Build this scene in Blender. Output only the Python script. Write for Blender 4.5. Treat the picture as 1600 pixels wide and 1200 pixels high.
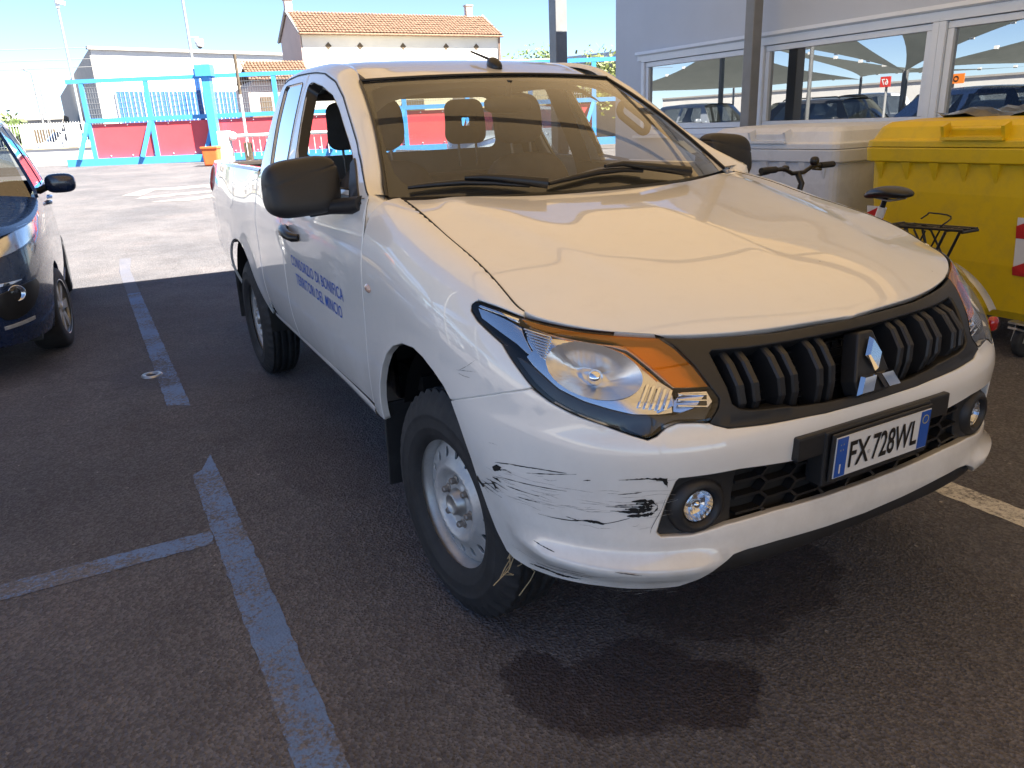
import bpy, bmesh, math, random
import numpy as np
from mathutils import Vector, Matrix
from mathutils.geometry import delaunay_2d_cdt

random.seed(7); rng = np.random.default_rng(7)
for _o in list(bpy.data.objects): bpy.data.objects.remove(_o)
scene = bpy.context.scene
COL = scene.collection

# ---------------------------------------------------------------- camera
CAMPOS = (-1.6565216614080864, -1.1167568703249986, 1.4707748860636531)
YAW, PITCH, ROLL = 0.48796230292959547, 0.3289519619260562, 0.04261511451701028
def cam_matrix():
    cy, sy, cp, sp = math.cos(YAW), math.sin(YAW), math.cos(PITCH), math.sin(PITCH)
    f = Vector((sy*cp, cy*cp, -sp)); r = Vector((cy, -sy, 0)); d = f.cross(r)
    c, s = math.cos(ROLL), math.sin(ROLL)
    rr = c*r + s*d; dd = -s*r + c*d
    m = Matrix((( rr.x, -dd.x, -f.x, CAMPOS[0]), (rr.y, -dd.y, -f.y, CAMPOS[1]), (rr.z, -dd.z, -f.z, CAMPOS[2]), (0, 0, 0, 1)))
    return m
cd = bpy.data.cameras.new('camera'); cam = bpy.data.objects.new('camera', cd); COL.objects.link(cam)
cam.matrix_world = cam_matrix(); cd.sensor_width = 36.0; cd.lens = 36.0 * 1194.6875 / 1600.0
cd.clip_start = .05; cd.clip_end = 2000
scene.camera = cam

# ---------------------------------------------------------------- sky, sun, exposure
SUN_EL = math.radians(52); SUN_DIR = Vector((.56, -.83, 0)).normalized()      # towards the sun: behind the camera and to its right
world = bpy.data.worlds.new('World'); scene.world = world; world.use_nodes = True
wn = world.node_tree.nodes; wl = world.node_tree.links
bg = wn['Background']; sky = wn.new('ShaderNodeTexSky'); sky.sky_type = 'NISHITA'; sky.sun_disc = False
sky.sun_elevation = SUN_EL; sky.sun_rotation = math.atan2(SUN_DIR.x, SUN_DIR.y)
sky.air_density = .55; sky.dust_density = .05; sky.ozone_density = 2.0; sky.altitude = 20
wl.new(sky.outputs[0], bg.inputs[0]); bg.inputs[1].default_value = .05
sd = bpy.data.lights.new('sun', 'SUN'); sd.energy = 5.0; sd.angle = math.radians(.55); sd.color = (1, .93, .82)
sun = bpy.data.objects.new('sun', sd); COL.objects.link(sun)
_sv = Vector((SUN_DIR.x*math.cos(SUN_EL), SUN_DIR.y*math.cos(SUN_EL), math.sin(SUN_EL)))
sun.rotation_euler = _sv.to_track_quat('Z', 'Y').to_euler(); sun.location = (8, -12, 18)
vs = scene.view_settings; vs.view_transform = 'Standard'; vs.look = 'None'; vs.gamma = 1; vs.use_curve_mapping = False
vs.exposure = 2.55
try:
    scene.cycles.max_bounces = 10; scene.cycles.transparent_max_bounces = 24; scene.cycles.use_denoising = True
    scene.cycles.diffuse_bounces = 5; scene.cycles.caustics_reflective = False; scene.cycles.caustics_refractive = False
    scene.cycles.sample_clamp_indirect = 6
except Exception: pass

# ---------------------------------------------------------------- materials
M = {}
def nmat(name):
    m = bpy.data.materials.new(name); m.use_nodes = True; M[name] = m
    return m, m.node_tree, m.node_tree.nodes['Principled BSDF']
def tex(nt, scale, detail=4, rough=.55, kind='ShaderNodeTexNoise', coord='Object', vec=None):
    t = nt.nodes.new(kind)
    if vec is None:
        tc = nt.nodes.new('ShaderNodeTexCoord'); vec = tc.outputs[coord]
    nt.links.new(vec, t.inputs['Vector']); t.inputs['Scale'].default_value = scale
    if kind == 'ShaderNodeTexNoise':
        t.inputs['Detail'].default_value = detail; t.inputs['Roughness'].default_value = rough
    return t
def ramp(nt, fac, p0, p1, c0=(0, 0, 0, 1), c1=(1, 1, 1, 1)):
    r = nt.nodes.new('ShaderNodeValToRGB'); e = r.color_ramp.elements
    e[0].position = p0; e[1].position = p1; e[0].color = c0; e[1].color = c1
    nt.links.new(fac, r.inputs[0]); return r.outputs[0]
def mixc(nt, fac, a, b, mode='MIX'):
    n = nt.nodes.new('ShaderNodeMix'); n.data_type = 'RGBA'; n.blend_type = mode
    for sock, v in ((n.inputs[0], fac), (n.inputs[6], a), (n.inputs[7], b)):
        if hasattr(v, 'is_linked') or hasattr(v, 'links'): nt.links.new(v, sock)
        elif isinstance(v, (int, float)): sock.default_value = v
        else: sock.default_value = (*v[:3], 1)
    return n.outputs[2]
def mth(nt, op, a, b=None, clamp=False):
    n = nt.nodes.new('ShaderNodeMath'); n.operation = op; n.use_clamp = clamp
    for i, v in enumerate((a, b)):
        if v is None: continue
        if isinstance(v, (int, float)): n.inputs[i].default_value = v
        else: nt.links.new(v, n.inputs[i])
    return n.outputs[0]
def bump(nt, b, height, strength=.3, dist=.01):
    n = nt.nodes.new('ShaderNodeBump'); n.inputs['Strength'].default_value = strength; n.inputs['Distance'].default_value = dist
    nt.links.new(height, n.inputs['Height']); nt.links.new(n.outputs[0], b.inputs['Normal'])
def pm(name, col, rough=.5, metal=0., coat=0., spec=.5, var=.12, vscale=6., bs=0., bscale=200., bdist=.001, grime=0., coat_rough=.03):
    m, nt, b = nmat(name)
    b.inputs['Roughness'].default_value = rough; b.inputs['Metallic'].default_value = metal
    b.inputs['Coat Weight'].default_value = coat; b.inputs['Coat Roughness'].default_value = coat_rough
    b.inputs['Specular IOR Level'].default_value = spec
    t = tex(nt, vscale, 6, .65)
    lo = tuple(c*(1-var) for c in col); hi = tuple(min(1, c*(1+var)) for c in col)
    c = mixc(nt, ramp(nt, t.outputs[0], .3, .7), lo, hi)
    if grime:
        t3 = tex(nt, vscale*4, 8, .7)
        c = mixc(nt, mth(nt, 'MULTIPLY', ramp(nt, t3.outputs[0], .45, .75), grime), c, tuple(.35*x + .06 for x in col))
    nt.links.new(c, b.inputs['Base Color'])
    t4 = tex(nt, vscale*3, 6, .7)
    nt.links.new(mth(nt, 'ADD', mth(nt, 'MULTIPLY', t4.outputs[0], rough*.35), rough*.8), b.inputs['Roughness'])
    if bs:
        t2 = tex(nt, bscale, 3, .6); bump(nt, b, t2.outputs[0], bs, bdist)
    return m
def glass(name, tint=(.86, .9, .88), refl=1.0, base=.04, rough=0.0):
    """thin pane: clear with mirror-like reflection that grows at grazing angles"""
    m = bpy.data.materials.new(name); m.use_nodes = True; M[name] = m; nt = m.node_tree
    for n in list(nt.nodes): nt.nodes.remove(n)
    out = nt.nodes.new('ShaderNodeOutputMaterial'); tr = nt.nodes.new('ShaderNodeBsdfTransparent'); gl = nt.nodes.new('ShaderNodeBsdfGlossy')
    tr.inputs[0].default_value = (*tint, 1); gl.inputs[0].default_value = (1, 1, 1, 1); gl.inputs['Roughness'].default_value = rough
    g = nt.nodes.new('ShaderNodeNewGeometry'); dp = nt.nodes.new('ShaderNodeVectorMath'); dp.operation = 'DOT_PRODUCT'
    nt.links.new(g.outputs['Incoming'], dp.inputs[0]); nt.links.new(g.outputs['Normal'], dp.inputs[1])
    c = mth(nt, 'ABSOLUTE', dp.outputs['Value']); p = mth(nt, 'POWER', mth(nt, 'SUBTRACT', 1.0, c, True), 5)
    f = mth(nt, 'ADD', mth(nt, 'MULTIPLY', p, 1 - base), base); f = mth(nt, 'MULTIPLY', f, 2.0*refl, True)
    mx = nt.nodes.new('ShaderNodeMixShader'); nt.links.new(f, mx.inputs[0]); nt.links.new(tr.outputs[0], mx.inputs[1]); nt.links.new(gl.outputs[0], mx.inputs[2])
    nt.links.new(mx.outputs[0], out.inputs[0]); return m

# ---------------------------------------------------------------- object helpers
def wloc(o):
    v = Vector((0, 0, 0))
    while o is not None: v += o.location; o = o.parent
    return v
def link(name, me, mat=None, parent=None, kind=None, label=None, cat=None, group=None):
    o = bpy.data.objects.new(name, me); COL.objects.link(o)
    if mat is not None: me.materials.append(M[mat] if isinstance(mat, str) else mat)
    if parent is not None:
        o.parent = parent
        if hasattr(me, 'transform'): me.transform(Matrix.Translation(-wloc(parent)))
    for k, v in (('kind', kind), ('label', label), ('category', cat), ('group', group)):
        if v: o[k] = v
    return o
def thing(name, label, cat, loc=(0, 0, 0), group=None):
    o = bpy.data.objects.new(name, None); COL.objects.link(o); o.location = loc; o.empty_display_size = .2
    o['label'] = label; o['category'] = cat
    if group: o['group'] = group
    return o
def copy_tree(o, parent=None):
    c = o.copy(); COL.objects.link(c); c.parent = parent
    for ch in list(o.children): copy_tree(ch, c)
    return c
def mesh(name, V, Fc, smooth=False, normals=None):
    me = bpy.data.meshes.new(name); me.from_pydata([tuple(map(float, v)) for v in V], [], [tuple(int(i) for i in f) for f in Fc]); me.update()
    if smooth: me.polygons.foreach_set('use_smooth', [True]*len(me.polygons))
    if normals is not None: me.normals_split_custom_set_from_vertices([tuple(map(float, n)) for n in normals])
    return me
def mirror_mesh(me, name=None):
    m2 = me.copy()
    V = np.empty(len(me.vertices)*3); me.vertices.foreach_get('co', V); V = V.reshape(-1, 3); V[:, 0] *= -1
    Fc = [tuple(reversed(p.vertices)) for p in me.polygons]
    sm = [p.use_smooth for p in me.polygons]
    N = None
    if me.has_custom_normals:
        N = np.zeros_like(V)
        for l, c in zip(me.loops, me.corner_normals): N[l.vertex_index] = (-c.vector[0], c.vector[1], c.vector[2])
    bpy.data.meshes.remove(m2)
    r = mesh(name or me.name, V, Fc, False, None)
    r.polygons.foreach_set('use_smooth', sm)
    if N is not None: r.normals_split_custom_set_from_vertices([tuple(n) for n in N])
    for m_ in me.materials: r.materials.append(m_)
    return r

class MB:
    """collects simple shapes for ONE mesh"""
    def __init__(s): s.V = []; s.F = []; s.S = []
    def add(s, V, Fc, smooth=False):
        o = len(s.V); s.V += [tuple(map(float, v)) for v in V]; s.F += [tuple(i + o for i in f) for f in Fc]; s.S += [smooth]*len(Fc); return s
    def box(s, c, d, rz=0, rx=0, ry=0, bev=0, taper=None):
        hx, hy, hz = d[0]/2, d[1]/2, d[2]/2
        m = Matrix.Rotation(rz, 3, 'Z') @ Matrix.Rotation(ry, 3, 'Y') @ Matrix.Rotation(rx, 3, 'X')
        if bev <= 0:
            P = [(sx*hx, sy*hy, sz*hz) for sz in (-1, 1) for sy in (-1, 1) for sx in (-1, 1)]
            if taper: P = [(p[0]*(taper if p[2] < 0 else 1), p[1]*(taper if p[2] < 0 else 1), p[2]) for p in P]
            V = [m @ Vector(p) + Vector(c) for p in P]
            return s.add(V, [(0, 2, 3, 1), (4, 5, 7, 6), (0, 1, 5, 4), (2, 6, 7, 3), (0, 4, 6, 2), (1, 3, 7, 5)])
        bm = bmesh.new(); bmesh.ops.create_cube(bm, size=1)
        for v in bm.verts:
            v.co = Vector((v.co.x*d[0], v.co.y*d[1], v.co.z*d[2]))
            if taper and v.co.z < 0: v.co.x *= taper; v.co.y *= taper
        bmesh.ops.bevel(bm, geom=list(bm.edges), offset=bev, segments=2, profile=.6, affect='EDGES')
        bm.verts.index_update()
        V = [m @ v.co + Vector(c) for v in bm.verts]; Fc = [[v.index for v in f.verts] for f in bm.faces]; bm.free()
        return s.add(V, Fc)
    def tube(s, pts, r, n=8, caps=True, smooth=True):
        pts = [Vector(p) for p in pts]; k = len(pts); rr = (list(r) if len(r) == k else list(np.interp(np.linspace(0, 1, k), np.linspace(0, 1, len(r)), r))) if hasattr(r, '__len__') else [r]*k
        V = []; up = None
        for i, p in enumerate(pts):
            t = (pts[min(i+1, k-1)] - pts[max(i-1, 0)]).normalized()
            if up is None: up = Vector((0, 0, 1)) if abs(t.z) < .9 else Vector((1, 0, 0))
            a = t.cross(up).normalized(); b = a.cross(t).normalized(); up = b
            for j in range(n):
                th = 2*math.pi*j/n; V.append(p + float(rr[i])*(math.cos(th)*a + math.sin(th)*b))
        Fc = [(i*n + j, i*n + (j+1) % n, (i+1)*n + (j+1) % n, (i+1)*n + j) for i in range(k-1) for j in range(n)]
        s.add(V, Fc, smooth)
        if caps: s.add(V[:n], [tuple(reversed(range(n)))]); s.add(V[-n:], [tuple(range(n))])
        return s
    def lathe(s, prof, n=32, c=(0, 0, 0), axis=(-1, 0, 0), smooth=True, mod=None):
        """prof: (radius, distance along axis)"""
        ax = Vector(axis).normalized(); up = Vector((0, 0, 1)) if abs(ax.z) < .9 else Vector((0, 1, 0))
        a = up.cross(ax).normalized(); b = ax.cross(a).normalized(); V = []; Fc = []; k = len(prof)
        for j in range(n):
            th = 2*math.pi*j/n
            for i, (r, h) in enumerate(prof):
                rr = r + (mod(i, j) if mod else 0)
                V.append(Vector(c) + ax*h + rr*(math.cos(th)*a + math.sin(th)*b))
        for j in range(n):
            j2 = (j+1) % n
            for i in range(k-1): Fc.append((j*k + i, j2*k + i, j2*k + i + 1, j*k + i + 1))
        return s.add(V, Fc, smooth)
    def prism(s, poly, o, u, v, w, d):
        """poly (a, b) in plane o + a*u + b*v, extruded by d along w"""
        o, u, v, w = map(Vector, (o, u, v, w)); n = len(poly)
        A = [o + u*p[0] + v*p[1] for p in poly]; B = [p + w*d for p in A]
        return s.add(A + B, [tuple(reversed(range(n))), tuple(range(n, 2*n))] + [(i, (i+1) % n, n + (i+1) % n, n + i) for i in range(n)])
    def superell(s, c, r, n=(2.6, 2.6), nu=24, nv=14, rot=None, shape=None):
        V = []; Fc = []
        def sp(x, e): return math.copysign(abs(x) ** (2/e), x)
        for i in range(nv+1):
            ph = -math.pi/2 + math.pi*i/nv
            for j in range(nu):
                th = 2*math.pi*j/nu
                p = Vector((r[0]*sp(math.cos(ph), n[1])*sp(math.cos(th), n[0]), r[1]*sp(math.cos(ph), n[1])*sp(math.sin(th), n[0]), r[2]*sp(math.sin(ph), n[1])))
                if shape: p = Vector(shape(p))
                if rot: p = rot @ p
                V.append(Vector(c) + p)
        for i in range(nv):
            for j in range(nu): Fc.append((i*nu + j, i*nu + (j+1) % nu, (i+1)*nu + (j+1) % nu, (i+1)*nu + j))
        return s.add(V, Fc, True)
    def mesh(s, name):
        me = mesh(name, s.V, s.F); me.polygons.foreach_set('use_smooth', s.S)
        return me
    def build(s, name, mat, parent=None, bevel=0, sharp=None, **k):
        me = s.mesh(name)
        bm = bmesh.new(); bm.from_mesh(me); bmesh.ops.recalc_face_normals(bm, faces=bm.faces); bm.to_mesh(me); bm.free()
        o = link(name, me, mat, parent, **k)
        if bevel:
            md = o.modifiers.new('edge', 'BEVEL'); md.width = bevel; md.segments = 2; md.limit_method = 'ANGLE'; md.angle_limit = .7
        return o

# ---- trimmed panels on a surface S(u, v)
def densify(poly, step):
    out = []; n = len(poly)
    for i in range(n):
        a = np.array(poly[i], float); b = np.array(poly[(i+1) % n], float)
        k = max(1, int(math.ceil(np.hypot(*(b-a))/step)))
        for j in range(k): out.append(a + (b-a)*j/k)
    return np.array(out)
def rnd(poly, it=2, sharp=(), f=.25):
    """round the corners of a closed outline, except those listed as sharp"""
    P = [(tuple(p), i in sharp) for i, p in enumerate(poly)]
    for _ in range(it):
        Q = []; n = len(P)
        for i in range(n):
            (p, s) = P[i]
            if s: Q.append((p, True)); continue
            a = P[i-1][0]; b = P[(i+1) % n][0]
            Q.append(((p[0] + (a[0]-p[0])*f, p[1] + (a[1]-p[1])*f), False)); Q.append(((p[0] + (b[0]-p[0])*f, p[1] + (b[1]-p[1])*f), False))
        P = Q
    return [p for p, _ in P]
def rrect(x0, z0, x1, z1, r, taper=0, n=6):
    P = []
    for cx, cz_, a0 in ((x1-r, z1-r, 0), (x0+r, z1-r, 90), (x0+r, z0+r, 180), (x1-r, z0+r, 270)):
        for k in range(n):
            a = math.radians(a0 + 90*k/(n-1)); x, z = cx + r*math.cos(a), cz_ + r*math.sin(a); f = (z-z0)/(z1-z0); P.append((x - taper*f*(1 if x > (x0+x1)/2 else -1), z))
    return P
def area2(P): return .5*np.sum(P[:, 0]*np.roll(P[:, 1], -1) - np.roll(P[:, 0], -1)*P[:, 1])
def inside(P, poly):
    x, y = P[:, 0], P[:, 1]; r = np.zeros(len(P), bool); n = len(poly)
    for i in range(n):
        x1, y1 = poly[i]; x2, y2 = poly[(i+1) % n]
        if y1 == y2: continue
        c = (y1 > y) != (y2 > y)
        r ^= c & (x < (x2-x1)*(y-y1)/(y2-y1) + x1)
    return r
def outn(P):
    """outward 2D normals of a CCW loop"""
    e = np.roll(P, -1, 0) - P; n = np.stack([e[:, 1], -e[:, 0]], 1); n /= (np.linalg.norm(n, axis=1, keepdims=True) + 1e-12)
    m = n + np.roll(n, 1, 0); l = np.linalg.norm(m, axis=1, keepdims=True) + 1e-9
    return m/l, np.clip(2/l, 1, 2.0)
def snormal(S, u, v, h=1e-4):
    du = S(u+h, v) - S(u-h, v); dv = S(u, v+h) - S(u, v-h); n = np.cross(du, dv)
    return n/(np.linalg.norm(n, axis=-1, keepdims=True) + 1e-15)
CENTER = np.array([0, 2.6, .75])
def panel(name, S, outline, holes=(), step=.03, gap=.0022, rim=.014, r=.0025, mat=None, parent=None, off=0.0, center=None, hole_gap=None, depth=None, sharp=False, **k):
    """skin trimmed by outline and holes, with softly turned edges; off moves it along the normal; depth(u,v) adds relief (inwards)"""
    cen = CENTER if center is None else np.array(center)
    loops = []
    for i, lp in enumerate([outline] + list(holes)):
        P = densify(lp, step)
        if area2(P) < 0: P = P[::-1]
        n, w = outn(P); g = gap if i == 0 else (-gap if hole_gap is None else -hole_gap)
        loops.append(P - n*w*g)
    L0 = loops[0]; lo = L0.min(0); hi = L0.max(0)
    gx, gy = np.meshgrid(np.arange(lo[0]+step*.5, hi[0], step), np.arange(lo[1]+step*.5, hi[1], step), indexing='ij')
    gx[:, ::2] += step*.25
    G = np.stack([gx.ravel(), gy.ravel()], 1); ok = inside(G, L0)
    for H in loops[1:]: ok &= ~inside(G, H)
    G = G[ok]; B = np.concatenate(loops)
    if len(G):
        dmin = np.full(len(G), 1e9)
        for ch in range(0, len(B), 200):
            dmin = np.minimum(dmin, np.min(np.hypot(G[:, None, 0]-B[None, ch:ch+200, 0], G[:, None, 1]-B[None, ch:ch+200, 1]), 1))
        G = G[dmin > step*.5]
    pts = np.concatenate([B, G]); ed = []; o = 0
    for P in loops:
        n = len(P); ed += [(o+i, o+(i+1) % n) for i in range(n)]; o += n
    vo, _, fo, ov, _, _ = delaunay_2d_cdt([Vector((float(p[0]), float(p[1]))) for p in pts], ed, [], 0, 1e-7)
    U = np.array([[v.x, v.y] for v in vo]); T = np.array([f for f in fo if len(f) == 3]); ct = U[T].mean(1)
    keep = inside(ct, L0)
    for H in loops[1:]: keep &= ~inside(ct, H)
    T = T[keep]
    idx = {}
    for i, src in enumerate(ov):
        for q in src: idx[q] = i
    def SS(u, v):
        p = S(u, v)
        if off or depth is not None:
            n = snormal(S, u, v); sg = 1 if SG[0] is None else SG[0]
            d = off - (depth(u, v) if depth is not None else 0)
            p = p + n*(sg*(d[..., None] if hasattr(d, 'shape') and np.ndim(d) else d))
        return p
    SG = [None]
    n0 = snormal(S, U[:, 0], U[:, 1]); p0 = S(U[:, 0], U[:, 1])
    SG[0] = 1.0 if np.sum(n0*(p0 - cen)) > 0 else -1.0
    N = snormal(SS, U[:, 0], U[:, 1])*SG[0] if depth is not None else n0*SG[0]
    Pm = SS(U[:, 0], U[:, 1])
    # triangle orientation
    if len(T):
        fn = np.cross(Pm[T[:, 1]]-Pm[T[:, 0]], Pm[T[:, 2]]-Pm[T[:, 0]])
        bad = np.sum(fn*N[T].mean(1), 1) < 0; T[bad] = T[bad][:, ::-1]
    V = [Pm]; NN = [N]; Fc = T.tolist(); nv = len(Pm); o = 0
    if rim > 0:
        for li, P in enumerate(loops):
            n = len(P); ii = np.array([idx.get(o+i, 0) for i in range(n)]); o += n
            n2, _ = outn(P); n2 = n2 if li == 0 else -n2
            e = 2e-4; q = SS(P[:, 0]+n2[:, 0]*e, P[:, 1]+n2[:, 1]*e) - Pm[ii]; q -= N[ii]*np.sum(q*N[ii], 1, keepdims=True)
            q /= (np.linalg.norm(q, axis=1, keepdims=True) + 1e-12)
            A = Pm[ii] + q*r - N[ii]*r; Bq = A - N[ii]*rim
            a0 = nv; b0 = nv+n; nv += 2*n; V += [A, Bq]; NN += [q, q]
            for i in range(n):
                j = (i+1) % n
                f1 = (ii[i], a0+i, a0+j, ii[j]); f2 = (a0+i, b0+i, b0+j, a0+j)
                # orientation: outward = q
                w = np.cross(A[i]-Pm[ii[i]], A[j]-Pm[ii[i]])
                if np.dot(w, q[i]+N[ii[i]]) < 0: f1 = f1[::-1]; f2 = f2[::-1]
                Fc += [f1, f2]
    V = np.concatenate(V); NN = np.concatenate(NN)
    me = mesh(name, V, Fc, True, NN)
    if name is None: return me
    return link(name, me, mat, parent, **k)
def both(o, parent=None, **k):
    """the same part on the other side of the truck (mirrored in x about the parent)"""
    m2 = mirror_mesh(o.data); r = bpy.data.objects.new(o.name.split('.')[0], m2); COL.objects.link(r); r.parent = parent if parent is not None else o.parent
    r.location = o.location.copy(); r.location.x *= -1
    for kk, v in k.items(): r[kk] = v
    return r
def grid_mesh(name, P, mat=None, parent=None, smooth=True, close_u=False, thick=0, **k):
    """P: (nu, nv, 3) points"""
    nu, nv = P.shape[:2]; V = P.reshape(-1, 3); Fc = []
    for i in range(nu if close_u else nu-1):
        i2 = (i+1) % nu
        for j in range(nv-1): Fc.append((i*nv+j, i2*nv+j, i2*nv+j+1, i*nv+j+1))
    me = mesh(name, V, Fc, smooth)
    bm = bmesh.new(); bm.from_mesh(me); bmesh.ops.recalc_face_normals(bm, faces=bm.faces); bm.to_mesh(me); bm.free()
    o = link(name, me, mat, parent, **k)
    if thick: md = o.modifiers.new('thick', 'SOLIDIFY'); md.thickness = thick; md.offset = 0
    return o
def text_mesh(body, size, extrude=0.0, sx=1.0, align='LEFT', spacing=1.0, bold=0.0):
    cu = bpy.data.curves.new('t', 'FONT'); cu.body = body; cu.size = size; cu.extrude = extrude; cu.align_x = align; cu.space_character = spacing; cu.offset = bold; cu.resolution_u = 3
    ob = bpy.data.objects.new('t', cu); COL.objects.link(ob); bpy.context.view_layer.update()
    me = bpy.data.meshes.new_from_object(ob.evaluated_get(bpy.context.evaluated_depsgraph_get()))
    bpy.data.objects.remove(ob); bpy.data.curves.remove(cu)
    for v in me.vertices: v.co.x *= sx
    me.materials.clear()
    return me
def place(me, o, u, v, w=None):
    o, u, v = Vector(o), Vector(u), Vector(v); w = u.cross(v) if w is None else Vector(w)
    for q in me.vertices: q.co = o + u*q.co.x + v*q.co.y + w*q.co.z
    return me

# ---------------------------------------------------------------- truck surfaces (metres; x to the truck's left, y to its rear, z up)
def pchip(xs, ys):
    xs = np.asarray(xs, float); ys = np.asarray(ys, float)
    h = np.diff(xs); d = np.diff(ys) / h
    m = np.zeros(len(xs)); m[0] = d[0]; m[-1] = d[-1]
    for i in range(1, len(xs) - 1):
        if d[i-1] * d[i] > 0:
            w1 = 2*h[i] + h[i-1]; w2 = h[i] + 2*h[i-1]
            m[i] = (w1 + w2) / (w1 / d[i-1] + w2 / d[i])
    def f(x):
        x = np.asarray(x, float)
        xc = np.clip(x, xs[0], xs[-1])
        i = np.clip(np.searchsorted(xs, xc, side='right') - 1, 0, len(xs) - 2)
        t = (xc - xs[i]) / h[i]
        y = ((1+2*t)*(1-t)**2*ys[i] + t*(1-t)**2*h[i]*m[i] + t*t*(3-2*t)*ys[i+1] + t*t*(t-1)*h[i]*m[i+1])
        return y + (x - xc) * np.where(x < xs[0], m[0], m[-1])
    return f

# --- plan curve of the nose, by arc length from the centre line
NEXP = 3.9
_th = np.linspace(0, 1, 4001) ** 2
_a = np.concatenate([np.linspace(0, .92, 3000), (1 - (1 - np.linspace(0, 1, 1500)[1:]) ** NEXP) ** (1/NEXP)])
_a = np.unique(np.clip(_a, 0, 1))
_b = (1 - _a ** NEXP) ** (1/NEXP)
_s = np.concatenate([[0], np.cumsum(np.hypot(np.diff(_a) * .885, np.diff(_b) * .955))])
S1 = float(_s[-1])
def ab(t):
    return np.interp(t, _s, _a), np.interp(t, _s, _b)
def t_at_y(y):          # lower-curve arc length where y is reached (mean nose)
    if y >= 1: return S1 + y - 1
    return float(np.interp(y, 1 - .955 * _b, _s))
def t_at_x(x):
    return float(np.interp(x, _a * .885, _s))

Y0 = pchip([.20, .25, .30, .35, .40, .45, .48, .52, .56, .62, .68, .73, .77, .80, .84, .90, .98], [.16, .115, .082, .06, .048, .04, .036, .038, .046, .05, .046, .043, .052, .07, .085, .105, .13])
WBASE = pchip([.20, .25, .30, .38, .43, .50, .60, .75, .95, 1.02, 1.08, 1.15, 1.25, 1.32], [.80, .825, .842, .856, .866, .878, .886, .892, .8925, .891, .884, .871, .848, .83])
WDY = pchip([1, 1.4, 2, 3, 3.5, 4, 4.6, 5.2], [0, 0, 0, -.008, -.02, -.014, -.038, -.082])
WTUCK = pchip([1.35, 2, 3, 3.4, 5.2], [0, .02, .03, .03, .05])
def _ss(q):
    q = np.clip(q, 0, 1); return q*q*(3 - 2*q)
def flare(y, z):
    f = 0
    for cy in (.86, 3.86):
        r = np.hypot(y - cy, z - .38)
        f = f + .014 * np.exp(-((r - .46) / .12) ** 2) * _ss((z - .38) / .3) * _ss((1.06 - z) / .3)
    return f
def W(y, z):
    y = np.asarray(y, float); z = np.asarray(z, float)
    q = np.clip((.75 - z) / .25, 0, 1.5)
    return WBASE(z) + WDY(np.clip(y, 1, 5.2)) - WTUCK(np.clip(y, 1.35, 5.2)) * q * q + flare(y, z)

_HE = [(0, .137, .971, 0.0), (.26, .163, .975, t_at_x(.30)), (.518, .234, .985, t_at_x(.60)), (.70, .352, 1.012, t_at_x(.775)),
       (.772, .485, 1.036, t_at_y(.44)), (.775, .54, 1.062, t_at_y(.54)), (.77, .633, 1.096, t_at_y(.633)), (.76, .77, 1.129, t_at_y(.77)),
       (.75, .95, 1.165, t_at_y(.95)), (.74, 1.159, 1.215, t_at_y(1.159)), (.728, 1.326, 1.243, t_at_y(1.326)), (.722, 1.45, 1.262, t_at_y(1.45)), (.72, 1.7, 1.30, t_at_y(1.7))]
def _smooth(ts, ys, sig=.045):
    f = pchip(ts, ys); q = np.arange(-.4, ts[-1] + .2, .01); v = np.where(q < 0, f(np.abs(q))*SYM[0], f(np.abs(q)))
    k = np.exp(-.5*(np.arange(-20, 21)*.01/sig)**2); k /= k.sum(); w = np.convolve(np.pad(v, 20, mode='reflect', reflect_type='odd'), k, 'valid')
    keep = q >= -.05; return pchip(q[keep], w[keep])
SYM = [1]; _T = [p[3] for p in _HE]
SYM[0] = -1; HEX = _smooth(_T, [p[0] for p in _HE]); SYM[0] = 1
HEY = _smooth(_T, [p[1] for p in _HE]); HEZ = _smooth(_T, [p[2] for p in _HE])
_tk = [0, t_at_x(.6), t_at_y(.3), t_at_y(.6), t_at_y(1.0), t_at_y(1.36), t_at_y(1.7)]
ZSH = pchip(_tk, [.80, .80, .83, .87, .90, .92, .94])
KSH = pchip(_tk, [1.3, 1.35, 1.5, 1.9, 2.3, 2.8, 3.0])
def lower(t, z):
    a, b = ab(np.minimum(t, S1))
    y = np.where(t <= S1, 1.0 - (1.0 - Y0(z)) * b, 1.0 + t - S1)
    x = -W(y, z) * np.where(t <= S1, a, 1.0)
    return x, y
def BELT(t, z):
    """nose, fender and flank as one skin: t = arc length round the nose from the centre, z = height"""
    t = np.asarray(t, float); z = np.asarray(z, float)
    zs = ZSH(t); ze = HEZ(t)
    x, y = lower(t, np.minimum(z, zs))
    s = np.clip((z - zs) / (ze - zs), 0, .9995); k = KSH(t)
    c = (1 - s ** k) ** (1 / k)
    hx, hy = -HEX(t), HEY(t)
    xs = hx + (x - hx) * c; ys = hy + (y - hy) * c
    return np.stack([np.where(z > zs, xs, x), np.where(z > zs, ys, y), z + 0 * t], -1)
def FLANK(y, z):
    y = np.asarray(y, float); z = np.asarray(z, float)
    return np.stack([-W(y, z), y + 0*z, z + 0*y], -1)
def GREEN(y, z):
    """cab side above the belt"""
    y = np.asarray(y, float); z = np.asarray(z, float)
    d = z - 1.25
    x = W(y, 1.25 + 0*z) - np.where(d > 0, .32*d + .16*d*d, .25*d) - .02*np.clip(y-2.6, 0, 1)**2 - .050*_ss((2.35-y)/.95)*_ss((z-1.22)/.22)
    return np.stack([-x, y + 0*z, z + 0*y], -1)
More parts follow.
